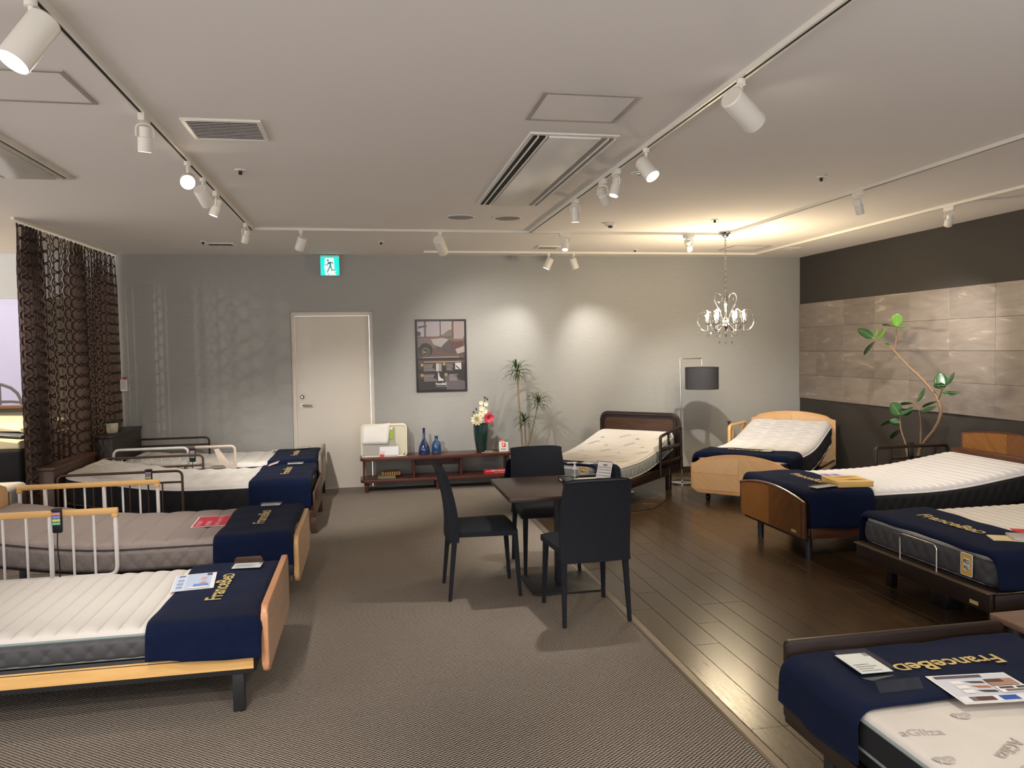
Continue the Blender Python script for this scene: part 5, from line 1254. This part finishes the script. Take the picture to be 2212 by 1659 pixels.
for (x_, z_, r_) in ((1.30, .98, .028), (1.355, .965, .030), (1.305, .915, .036), (1.30, .865, .036), (1.345, .885, .032), (1.275, .83, .030), (1.325, .845, .034)): blossom('blossom', t, (x_, 8.875, z_), (.1, -1, .15), r_, 5, petalw)
for (x_, z_) in ((1.345, 1.04), (1.378, 1.02)): g = nb(); lathe(g, [(.002, -.014), (.010, -.004), (.011, .006), (.002, .016)], 8, (x_, 8.89, z_)); part('bud', g, budg, t)
t = thing('peony', 'large ruffled cream peony over the left vase rim', 'flower', WF, (1.25, 8.87, .74), 'flowers in the green vase')
g = nb(); tube(g, stemcurve((VX, VY, .66), (1.25, 8.88, .76)), .004, 6); part('stem', g, stemg, t)
blossom('bloom', t, (1.248, 8.862, .785), (-.2, -1, .2), .070, 11, petalw, 5, .10)
t = thing('pink_flower', 'pink hibiscus flower over the right vase rim', 'flower', WF, (1.37, 8.87, .74), 'flowers in the green vase')
g = nb(); tube(g, stemcurve((VX, VY, .66), (1.38, 8.89, .80)), .004, 6); part('stem', g, stemg, t)
blossom('bloom', t, (1.385, 8.868, .805), (.15, -1, -.1), .066, 5, petalp, 2, .15)
g = nb(); tube(g, [(1.385, 8.868, .805), (1.39, 8.82, .80)], .004, 6); part('stamen', g, pm('dark_red_stamen', (150,30,50), .5), t)
t = thing('bud_stem', 'thin stem with dark buds leaning left from the vase', 'flower', WF, (1.25, 8.9, .74), 'flowers in the green vase')
g = nb(); tube(g, stemcurve((VX, VY, .66), (1.215, 8.90, .868), (.01, 0, .03)), .0025, 6); tube(g, stemcurve((VX, VY, .70), (1.245, 8.91, .905)), .002, 6); part('stem', g, stemg, t)
for x_, z_ in ((1.215, .872), (1.246, .908), (1.205, .83)): g = nb(); lathe(g, [(.002, -.014), (.010, -.004), (.011, .006), (.002, .016)], 8, (x_, 8.90, z_)); part('bud', g, budg, t)
# card stand with payment logo, dish, books, red board
t = thing('payment_card', 'small white payment card with red P logo on shelf', 'sign', WF, (1.56, 8.88, .40))
FP = lambda a, b, d: (1.558+a, 8.86+.05*b-d, .401+b)
g = nb(); prism(g, [(-.054, 0), (.054, 0), (.054, .137), (-.054, .137)], FP, -.003, 0); prism(g, [(-.05, 0), (.05, 0), (.05, .003), (-.05, .003)], FP, -.04, 0); part('card', g, paper, t, smooth=False)
it = [('r', -.054, .115, .054, .137, (224,60,66)), ('r', .018, .112, .054, .142, (60,150,120)), ('r', -.02, .052, .024, .098, (220,36,50))]
inkpanel('printed_face', it, lambda a, b, d: FP(a, b, d), t)
inkpanel('printed_logo', [('t', 'P', -.010, .060, .042, .03, (255,255,255)), ('t', 'PayPay', -.034, .022, .022, .02, (40,40,44)), ('r', -.045, .122, .01, .128, (250,220,220))], lambda a, b, d: FP(a, b, .0008+d), t)
t = thing('card_plate', 'thin grey plate with a card stack on the shelf', 'tray', WF, (1.38, 8.83, .40))
g = nb(); bx(g, 1.29, 1.46, 8.80, 8.85, .401, .406, .002, 1); part('plate', g, pm('warm_grey_plate', (170,158,142), .4), t)
g = nb(); bx(g, 1.325, 1.42, 8.81, 8.85, .4065, .424, .003); part('card_stack', g, pm('grey_cards', (128,124,112), .5), t)
def book(lb, cx, cy, z, w_, d_, h, rot, cov, sp):
    t = thing('book', lb, 'book', Fr(cx, cy, rot), (0, 0, z), 'books on the low shelf')
    g = nb(); bx(g, -w_/2, w_/2, -d_/2, d_/2, z, z+.003); bx(g, -w_/2, w_/2, -d_/2, d_/2, z+h-.003, z+h); bx(g, -w_/2, w_/2, -d_/2-.003, -d_/2, z, z+h); part('cover', g, cov, t, smooth=False)
    g = nb(); bx(g, -w_/2+.004, w_/2-.004, -d_/2, d_/2-.004, z+.003, z+h-.003); part('pages', g, pm('aged_pages', (196,170,116), .8), t, smooth=False)
    if sp:
        g = nb()
        for k in range(7): bx(g, -w_/2+.02+k*.026, -w_/2+.025+k*.026, -d_/2-.0045, -d_/2-.003, z+.002, z+h-.002)
        part('spine_bands', g, gold, t, smooth=False)
book('flat grey-green book at the bottom of the pair on the shelf', .20, 8.90, .1525, .20, .14, .024, -6, pm('grey_green_cover', (118,116,92), .6), False)
book('thick brown book with gilt spine lying on the grey-green one', .245, 8.935, .177, .20, .13, .044, 12, pm('brown_leather', (96,60,26), .5), True)
t = thing('sale_board', 'red sale board with white lettering on the lower shelf board', 'sign', WF, (1.46, 8.86, .153))
FR_ = lambda a, b, d: (1.455+a, 8.80+.10*b-d+.05*a, .154+b*.62)
g = nb(); prism(g, [(-.145, 0), (.145, 0), (.145, .085), (-.145, .085)], FR_, -.004, 0); part('board', g, pm('sale_red', (176,28,44), .4), t, smooth=False)
inkpanel('printed_text', [('t', '限定大処分SALE!!', -.06, .045, .028, .02, (246,220,222)), ('t', '期間限定特価', -.125, .048, .016, .01, (240,190,196)), ('t', '※なくなり次第終了', -.02, .012, .018, .01, (240,200,204))], FR_, t)

# ------------------------------------------------------------ poster
t = thing('framed_poster', 'black framed bed poster on the grey wall', 'poster', WF, (.87, BACK-.02, 1.10))
px0, px1, pz0, pz1 = .572, 1.175, 1.112, 1.968; py = BACK-.022
g = nb()
for q in ((px0, px1, pz0, pz0+.022), (px0, px1, pz1-.022, pz1), (px0, px0+.022, pz0+.022, pz1-.022), (px1-.022, px1, pz0+.022, pz1-.022)): bx(g, q[0], q[1], py, BACK, q[2], q[3], .003, 1)
part('frame', g, pm('black_frame', (26,20,24), .35), t)
g = nb(); bx(g, px0+.02, px1-.02, BACK-.012, BACK-.004, pz0+.02, pz1-.02); part('backing_board', g, paper, t, smooth=False)
PW_, PH_ = px1-px0-.044, pz1-pz0-.044
PF = lambda a, b, d: (px0+.022+a*PW_, BACK-.0125-d, pz0+.022+b*PH_)
dk = (46,40,42); gd = (198,164,96)
it = [('r', 0, 0, 1, 1, (50,44,46)), ('r', 0, .46, 1, 1, (124,106,100)), ('r', 0, .77, 1, 1, (186,176,180)), ('r', .0, .77, .17, .96, (196,190,204)), ('p', [(.41, .775), (.55, .81), (.66, .87), (.74, .88), (.74, .775)], (128,118,100)),
 ('r', .0, .762, .75, .778, (110,80,70)), ('r', .145, .76, .185, 1, (116,84,74)), ('r', .475, .775, .50, 1, (96,76,76)), ('r', .73, .76, .77, 1, (120,82,74)), ('r', .77, .74, .97, 1, (184,166,164)), ('r', .80, .74, .82, 1, (196,166,160)), ('r', .87, .74, .885, 1, (190,160,156)),
 ('r', .0, .50, .28, .755, (132,116,110)), ('p', [(0, .46), (1, .46), (1, .54), (.5, .64), (.33, .60), (0, .62)], (100,78,68)), ('p', [(.33, .60), (.75, .52), (1, .50), (1, .47), (.1, .47)], (110,88,78)),
 ('p', [(.27, .70), (.28, .78), (.52, .77), (.52, .745)], (134,100,84)), ('p', [(.28, .74), (.55, .755), (.66, .73), (.52, .62), (.34, .66)], (188,180,180)), ('p', [(.50, .63), (.66, .73), (.88, .68), (.9, .58), (.74, .54), (.52, .58)], (92,80,84)), ('p', [(.36, .66), (.58, .73), (.62, .72), (.50, .62), (.44, .635)], (188,178,178)),
 ('p', [(.70, .69), (.97, .71), (.97, .62), (.72, .59)], (104,66,56)), ('p', [(.80, .59), (1, .64), (1, .55), (.84, .52)], (196,180,178)), ('p', [(.02, .93), (.2, .945), (.2, .915), (.1, .91), (.02, .89)], (92,80,76)), ('p', [(.0, .86), (.08, .84), (.06, .78), (0, .79)], (80,74,78)),
 ('d', .0, .0, 0.0001, dk), ('r', 0, .435, 1, .455, (40,32,34)), ('r', 0, .385, 1, .435, (96,76,72)), ('r', 0, 0, 1, .385, (50,42,44)), ('p', [(.55, .20), (.72, .22), (.88, .14), (1, .12), (1, 0), (.6, 0)], (112,104,108)), ('r', .0, .30, .35, .37, (74,58,54)), ('r', 0, .17, .33, .24, (84,66,60)),
 ('r', .38, .27, .50, .385, (216,210,206)), ('r', .44, .27, .50, .385, (168,162,166)), ('r', .79, .295, .92, .39, (240,238,238)), ('p', [(.81, .36), (.83, .34), (.90, .30), (.86, .30), (.80, .34)], (30,28,30)), ('p', [(.42, .13), (.54, .13), (.53, .155), (.48, .17), (.45, .20), (.44, .25), (.42, .25)], (240,238,236))]
def ell(cx, cy, r, col): return ('p', [(cx+r*math.cos(2*PI*i/28), cy+r*PW_/PH_*math.sin(2*PI*i/28)) for i in range(28)], col)
it += [ell(.17, .585, .145, (38,36,38)), ell(.17, .585, .135, (50,48,48)), ell(.17, .555, .085, (150,140,96)), ell(.17, .555, .070, (56,54,44)), ('t', 'No.1', .118, .540, .045, .02, (200,190,140))]
it += [ell(.085, .365, .033, gd), ell(.555, .375, .033, gd), ell(.085, .215, .033, gd), ell(.59, .222, .033, gd)]
for x0, x1, y1, n in ((.12, .37, .37, 5), (.60, .77, .375, 5), (.12, .40, .22, 5), (.66, .85, .225, 5)): it += lines(x0, x1, y1, .021, n, .007, (206,198,194), .4, int(x0*100))
it += [('r', .13, .402, .92, .414, (206,178,120)), ('r', .1, .472, .88, .480, (214,204,198)), ('t', 'FranceBeD', .37, .070, .052, .03, (250,250,250)), ('r', .37, .045, .62, .050, (200,198,198))]
it = [q[:-1]+(tuple(int(c*.84) for c in q[-1]),) for q in it]
inkpanel('poster_print', it, PF, t, lift=.00008)
g = nb(); bx(g, px0+.02, px1-.02, py+.002, py+.004, pz0+.02, pz1-.02); part('glazing', g, glassy('poster_glazing', (.97,.97,.97), .0, .03, .25), t, smooth=False)

# ------------------------------------------------------------ plants
leafg = pm('dracaena_leaf', (52,74,40), .45, var=.3, scale=6); leafy = pm('young_dracaena_leaf', (112,134,62), .45, var=.2)
trunkm = pm('dracaena_cane', (148,130,98), .8, var=.2, scale=30, bump=.5, bscale=80)
t = thing('dracaena', 'tall dracaena with three drooping leaf crowns beside the shelf', 'plant', WF, (1.80, 8.87, 0))
g = nb(); lathe(g, [(.10, 0), (.105, .01), (.125, .22), (.128, .24), (.115, .24), (.11, .21)], 28, (1.80, 8.93, 0)); part('pot', g, pm('dark_grey_pot', (64,62,60), .5), t)
g = nb(); lathe(g, [(.112, .20), (.112, .215), (.01, .222)], 24, (1.80, 8.93, 0)); part('soil', g, pm('soil', (54,42,32), .95, bump=.8, bscale=60), t)
crowns = ((1.737, 8.87, 1.365, 1.0), (1.985, 8.86, .995, .92), (1.81, 8.85, .775, .80))
for pts, r in ((((1.80, 8.93, .20), (1.79, 8.90, .42), (1.765, 8.88, .80), (1.745, 8.87, 1.10), (1.737, 8.87, 1.37)), .011), (((1.82, 8.93, .20), (1.85, 8.90, .45), (1.90, 8.87, .62), (1.96, 8.86, .85), (1.985, 8.86, 1.0)), .008), (((1.815, 8.92, .20), (1.83, 8.88, .45), (1.82, 8.86, .62), (1.81, 8.85, .78)), .008)):
    g = nb(); tube(g, arcpath(pts, .1, 4), r, 8); part('cane', g, trunkm, t)
def ribbon(elev, L_, droop, w_=.015):
    V = []; p = Vector((0, 0, 0)); a = elev; n = 9
    for k in range(n+1):
        ww = w_*math.sin(PI*min(.97, .25+.72*k/n))*.5
        V += [(p.x, -ww, p.z+ww*.35), (p.x, 0, p.z), (p.x, ww, p.z+ww*.35)]
        p = p+Vector((math.cos(a), 0, math.sin(a)))*(L_/n); a -= droop/n*(.4+1.2*k/n)
    me = bpy.data.meshes.new('leaf'); me.from_pydata(V, [], gridfaces(n+1, 3)); me.shade_smooth(); me.transform(Matrix.Translation((0.006, 0, 0))); return me
ribs = [ribbon(math.radians(e), l_, d) for e, l_, d in ((84, .13, .4), (66, .24, 1.9), (48, .28, 2.3), (28, .28, 2.2), (8, .25, 1.9), (-16, .20, 1.3))]
for m_ in ribs[:1]: m_.materials.append(leafy)
for m_ in ribs[1:]: m_.materials.append(leafg)
for cx, cy, cz, s_ in crowns:
    for lev, cnt in ((0, 5), (1, 9), (2, 12), (3, 12), (4, 9), (5, 6)):
        for k in range(cnt):
            o = link('leaf', ribs[lev]); o.parent = t; q = s_*random.uniform(.78, 1.12)*.92
            o.location = Vector((cx, cy, cz-.012*lev))-BASE[t.name]; o.rotation_euler = (random.uniform(-.25, .25), random.uniform(-.15, .15), 2*PI*(k+random.random()*.7)/cnt+lev); o.scale = (q, q, q)
# rubber plant
t = thing('rubber_plant', 'rubber plant with long bent trunk in front of the tiled wall', 'plant', WF, (5.2, 6.5, 0))
bark = pm('ficus_bark', (126,102,80), .8, var=.25, scale=40, bump=.6, bscale=90)
trunk = [(5.2, 6.53, .20), (5.2, 6.512, .506), (5.2, 6.493, .574), (5.2, 6.415, .668), (5.2, 6.313, .771), (5.2, 6.252, .86), (5.2, 6.222, .953), (5.2, 6.241, 1.024), (5.2, 6.292, 1.102), (5.2, 6.394, 1.189), (5.2, 6.526, 1.282), (5.2, 6.648, 1.355), (5.2, 6.775, 1.444), (5.2, 6.876, 1.522), (5.2, 6.928, 1.556), (5.2, 7.025, 1.572), (5.2, 7.117, 1.598), (5.2, 7.187, 1.645)]
g = nb(); tube(g, trunk, [.017]*4+[.0155]*4+[.0125]*4+[.011]*2+[.009, .006, .005, .004], 10); part('trunk', g, bark, t)
for pts in (((5.2, 6.493, .58), (5.2, 6.489, .66), (5.2, 6.484, .782), (5.2, 6.489, .876), (5.2, 6.509, .949), (5.2, 6.55, 1.012), (5.2, 6.604, 1.018)), ((5.2, 6.62, .20), (5.2, 6.66, .45), (5.2, 6.704, .616), (5.2, 6.74, .68), (5.2, 6.769, .745), (5.2, 6.774, .822), (5.2, 6.777, .89)), ((5.2, 6.869, 1.515), (5.2, 6.841, 1.629), (5.2, 6.839, 1.755)), ((5.2, 6.262, 1.06), (5.2, 6.212, 1.17), (5.2, 6.18, 1.21))):
    g = nb(); tube(g, pts, [.009]+[.007]*(len(pts)-2)+[.004], 8); part('branch', g, bark, t)
g = nb(); lathe(g, [(.13, 0), (.14, .01), (.16, .26), (.165, .28), (.15, .28), (.145, .25)], 28, (5.2, 6.56, 0)); part('pot', g, pm('dark_grey_pot', (64,62,60), .5), t)
g = nb(); lathe(g, [(.148, .20), (.148, .235), (.01, .245)], 24, (5.2, 6.56, 0)); part('soil', g, pm('soil', (54,42,32), .95), t)
fl = pm('rubber_leaf', (38,82,46), .28, var=.25, scale=10, coat=.3); fl2 = pm('young_rubber_leaf', (104,150,62), .32, var=.12, scale=10, coat=.2)
rib_m = pm('leaf_midrib', (150,190,110), .4)
LEAVES = [(5.2, 6.835, 1.76, 5.17, 6.789, 1.884, .109), (5.2, 6.849, 1.765, 5.224, 7.074, 1.782, .024), (5.2, 6.82, 1.755, 5.2, 6.638, 1.754, .017), (5.2, 7.187, 1.654, 5.218, 7.464, 1.748, .09), (5.2, 7.179, 1.659, 5.182, 7.105, 1.759, .036), (5.2, 7.125, 1.638, 5.17, 6.963, 1.745, .047), (5.2, 7.187, 1.619, 5.224, 7.372, 1.48, .036), (5.2, 6.928, 1.571, 5.2, 7.002, 1.586, .033), (5.2, 6.212, 1.17, 5.23, 6.28, 1.311, .115), (5.2, 6.167, 1.203, 5.17, 6.284, 1.193, .064), (5.2, 6.164, 1.217, 5.15, 5.994, 1.321, .031), (5.2, 6.206, 1.139, 5.24, 6.052, 1.128, .037), (5.2, 6.544, 1.032, 5.2, 6.426, 1.16, .034), (5.2, 6.618, 1.017, 5.23, 6.796, .981, .045), (5.2, 6.279, 1.053, 5.17, 6.426, .984, .033), (5.2, 6.496, .95, 5.15, 6.218, .995, .032), (5.2, 6.784, .88, 5.24, 6.954, .985, .122), (5.2, 6.77, .901, 5.2, 6.59, .958, .039), (5.2, 6.756, .873, 5.23, 6.628, .935, .028), (5.2, 6.842, .836, 5.17, 7.024, .751, .039), (5.2, 6.777, .803, 5.15, 6.863, .816, .07), (5.2, 6.783, .743, 5.24, 6.959, .625, .05)]
for i, L_ in enumerate(LEAVES):
    A, B, app = Vector(L_[:3]), Vector(L_[3:6]), L_[6]
    axis = (B-A); ln = axis.length; axis.normalize(); full = max(app, min(.085, ln*.55))
    view = Vector((-.62, -.78, 0)).normalized()
    side = axis.cross(view).normalized(); th_ = math.acos(min(1, app/full)); nrm = side.cross(axis)
    wv = side*math.cos(th_)+nrm*math.sin(th_); nn = axis.cross(wv)
    V = []; n = 11
    for k in range(n):
        a = k/(n-1); wd = full*.5*max(.02, math.sin(PI*min(.985, .015+.97*a)))**.55; p = A+axis*ln*a+nn*(-.10*ln*(a-.5)**2)
        for j in range(5): b_ = -1+j/2; V.append(tuple(p+wv*wd*b_+nn*(.10*wd*abs(b_))))
    lf = part('leaf', (V, gridfaces(n, 5)), fl2 if i in (0, 4, 5) else fl, t, ang=80)
    md = lf.modifiers.new('thickness', 'SOLIDIFY'); md.thickness = .0012
    g = nb(); s_ = 1 if nn.dot(view) > 0 else -1
    tube(g, [A+axis*ln*a+nn*(-.10*ln*(a-.5)**2)+nn*s_*.0015 for a in (0, .25, .5, .75, .96)], [.0018, .0016, .0013, .001, .0006], 5); part('midrib', g, rib_m, t, lf)

# ------------------------------------------------------------ floor lamp
t = thing('floor_lamp', 'chrome arc floor lamp with charcoal drum shade between two beds', 'floor lamp', WF, (3.60, 8.43, 0))
g = nb(); lathe(g, [(.13, .001), (.135, .004), (.135, .014), (.125, .019), (.012, .021)], 40, (3.60, 8.43, 0)); part('base', g, chrome, t)
g = nb(); tube(g, [(3.60, 8.43, .018), (3.592, 8.43, .70)], .011, 12); tube(g, [(3.592, 8.43, .70), (3.583, 8.43, 1.455)], .008, 12); part('pole', g, chrome, t)
g = nb(); tube(g, arcpath([(3.583, 8.43, 1.44), (3.583, 8.43, 1.457), (3.852, 8.43, 1.457), (3.852, 8.43, 1.30)], .006, 2), .006, 8); part('arm', g, chrome, t)
g = nb(); lathe(g, [(.192, 1.095), (.192, 1.352), (.189, 1.354), (.189, 1.094)], 48, (3.852, 8.43, 0)); shm = g
bm2 = nb(); N = 48; rr = []
for r_, z_ in ((.192, 1.095), (.192, 1.352), (.188, 1.352), (.188, 1.095)): rr.append([bm2.verts.new((3.852+r_*math.cos(2*PI*k/N), 8.43+r_*math.sin(2*PI*k/N), z_)) for k in range(N)])
for i in range(4):
    for k in range(N): bm2.faces.new((rr[i][k], rr[i][(k+1) % N], rr[(i+1) % 4][(k+1) % N], rr[(i+1) % 4][k]))
shm.free(); part('shade', bm2, pm('charcoal_linen_shade', (46,46,52), .85, var=.25, scale=60, stretch=(1,1,5)), t)
g = nb()
for z_ in (1.097, 1.350): tube(g, [(3.852+.193*math.cos(a), 8.43+.193*math.sin(a), z_) for a in np.linspace(0, 2*PI, 49)[:-1]], .0025, 5, closed=True)
part('shade_rim', g, blackmetal, t)
g = nb(); lathe(g, [(.012, 1.20), (.016, 1.21), (.016, 1.30)], 12, (3.852, 8.43, 0)); lathe(g, [(.002, 1.13), (.022, 1.15), (.026, 1.17), (.014, 1.20)], 14, (3.852, 8.43, 0)); part('socket', g, whitebar, t)
# ------------------------------------------------------------ chandelier
CX, CY = 3.50, 7.10
t = thing('chandelier', 'chrome crystal chandelier with scroll arms hanging on a chain', 'chandelier', WF, (CX, CY, CEIL))
g = nb(); lathe(g, [(.062, 0), (.064, -.012), (.058, -.022), (.035, -.026), (.030, -.045), (.012, -.058), (.004, -.062)], 32, (CX, CY, CEIL)); part('canopy', g, chrome, t)
g = nb(); z = CEIL-.06; k = 0
while z > 2.15:
    tube(g, [(CX+(.009*math.cos(a) if k % 2 else 0), CY+(0 if k % 2 else .009*math.cos(a)), z-.013+.017*math.sin(a)) for a in np.linspace(0, 2*PI, 11)[:-1]], .0028, 5, closed=True); z -= .025; k += 1
part('chain', g, chrome, t)
g = nb(); lathe(g, [(.004, 2.15), (.012, 2.12), (.018, 2.06), (.02, 2.02), (.010, 1.99), (.006, 1.97), (.006, 1.88), (.014, 1.87), (.03, 1.85), (.04, 1.82), (.036, 1.79), (.02, 1.775), (.008, 1.76), (.006, 1.72), (.012, 1.70), (.003, 1.685)], 20, (CX, CY, 0)); part('column', g, chrome, t)
def polar(pts, a): return [(CX+r*math.cos(a), CY+r*math.sin(a), z_) for r, z_ in pts]
def smooth(pts, n=4):
    P_ = [Vector((a, b, 0)) for a, b in pts]; out = []
    for i in range(len(P_)-1):
        p0, p1, p2, p3 = P_[max(0, i-1)], P_[i], P_[i+1], P_[min(len(P_)-1, i+2)]
        for k in range(n):
            q = k/n; v = .5*((2*p1)+(p2-p0)*q+(2*p0-5*p1+4*p2-p3)*q*q+(-p0+3*p1-3*p2+p3)*q**3); out.append((v.x, v.y))
    out.append(pts[-1]); return out
arm = smooth([(.03, 1.82), (.07, 1.80), (.12, 1.765), (.175, 1.745), (.235, 1.765), (.268, 1.83), (.255, 1.90), (.215, 1.945), (.175, 1.945), (.155, 1.92)])
heart = smooth([(.028, 1.86), (.05, 1.93), (.085, 2.00), (.105, 2.06), (.085, 2.112), (.05, 2.105), (.032, 2.07), (.05, 2.03), (.078, 2.04), (.07, 2.065)])
low = smooth([(.015, 1.76), (.04, 1.72), (.08, 1.69), (.115, 1.705), (.105, 1.735), (.085, 1.73)])
drop_me = None
def crystal(x, y, z_, s_=1.0):
    global drop_me
    if drop_me is None:
        g = nb(); lathe(g, [(.001, 0), (.004, -.010), (.010, -.028), (.011, -.038), (.006, -.050), (.001, -.054)], 6); lathe(g, [(.001, .012), (.005, .006), (.001, 0)], 6); drop_me = tomesh('crystal_drop', g, False)
    o = link('crystal_drop', drop_me, crystal_m); o.parent = t; o.location = Vector((x, y, z_))-BASE[t.name]; o.scale = (s_, s_, s_)
crystal_m = glassy('crystal', (.95, .96, .97), .9, .02)
bulb_m = emat('lit_bulb', (1.0, .80, .52), 40.0)
for k in range(6):
    a = math.radians(-26+4+60*k); g = nb(); tube(g, polar(arm, a), .0045, 6); part('scroll_arm', g, chrome, t)
    q = polar([(.172, 1.748)], a)[0]
    g = nb(); tube(g, [q, (q[0], q[1], 1.815)], .004, 6); lathe(g, [(.004, 1.808), (.038, 1.816), (.040, 1.819), (.012, 1.822), (.011, 1.862)], 18, (q[0], q[1], 0)); part('candle_cup', g, chrome, t)
    g = nb(); lathe(g, [(.022, 1.822), (.026, 1.84), (.036, 1.90), (.034, 1.94), (.032, 1.94), (.034, 1.90), (.024, 1.84)], 18, (q[0], q[1], 0)); part('glass_shade', g, clearglass, t)
    g = nb(); lathe(g, [(.004, 1.862), (.010, 1.88), (.012, 1.90), (.007, 1.925), (.001, 1.945)], 12, (q[0], q[1], 0)); part('bulb', g, bulb_m, t)
    pl = bpy.data.lights.new('chandelier_bulb', 'POINT'); pl.energy = 13.0; pl.color = (1.0, .80, .52); pl.shadow_soft_size = .02; po = bpy.data.objects.new('chandelier_bulb', pl); COL.objects.link(po); po.location = (q[0], q[1], 1.955)
    crystal(q[0], q[1], 1.735); e = polar([(.262, 1.80)], a)[0]; crystal(e[0], e[1], 1.745, .8)
for k in range(4):
    a = math.radians(-26+90*k); g = nb(); tube(g, polar(heart, a), .0052, 6); part('heart_scroll', g, chrome, t)
for k in range(4):
    a = math.radians(-26+45+90*k); g = nb(); tube(g, polar(low, a), .0042, 6); part('lower_scroll', g, chrome, t); q = polar([(.085, 1.688)], a)[0]; crystal(q[0], q[1], 1.665)
crystal(CX, CY, 1.67, 1.3)
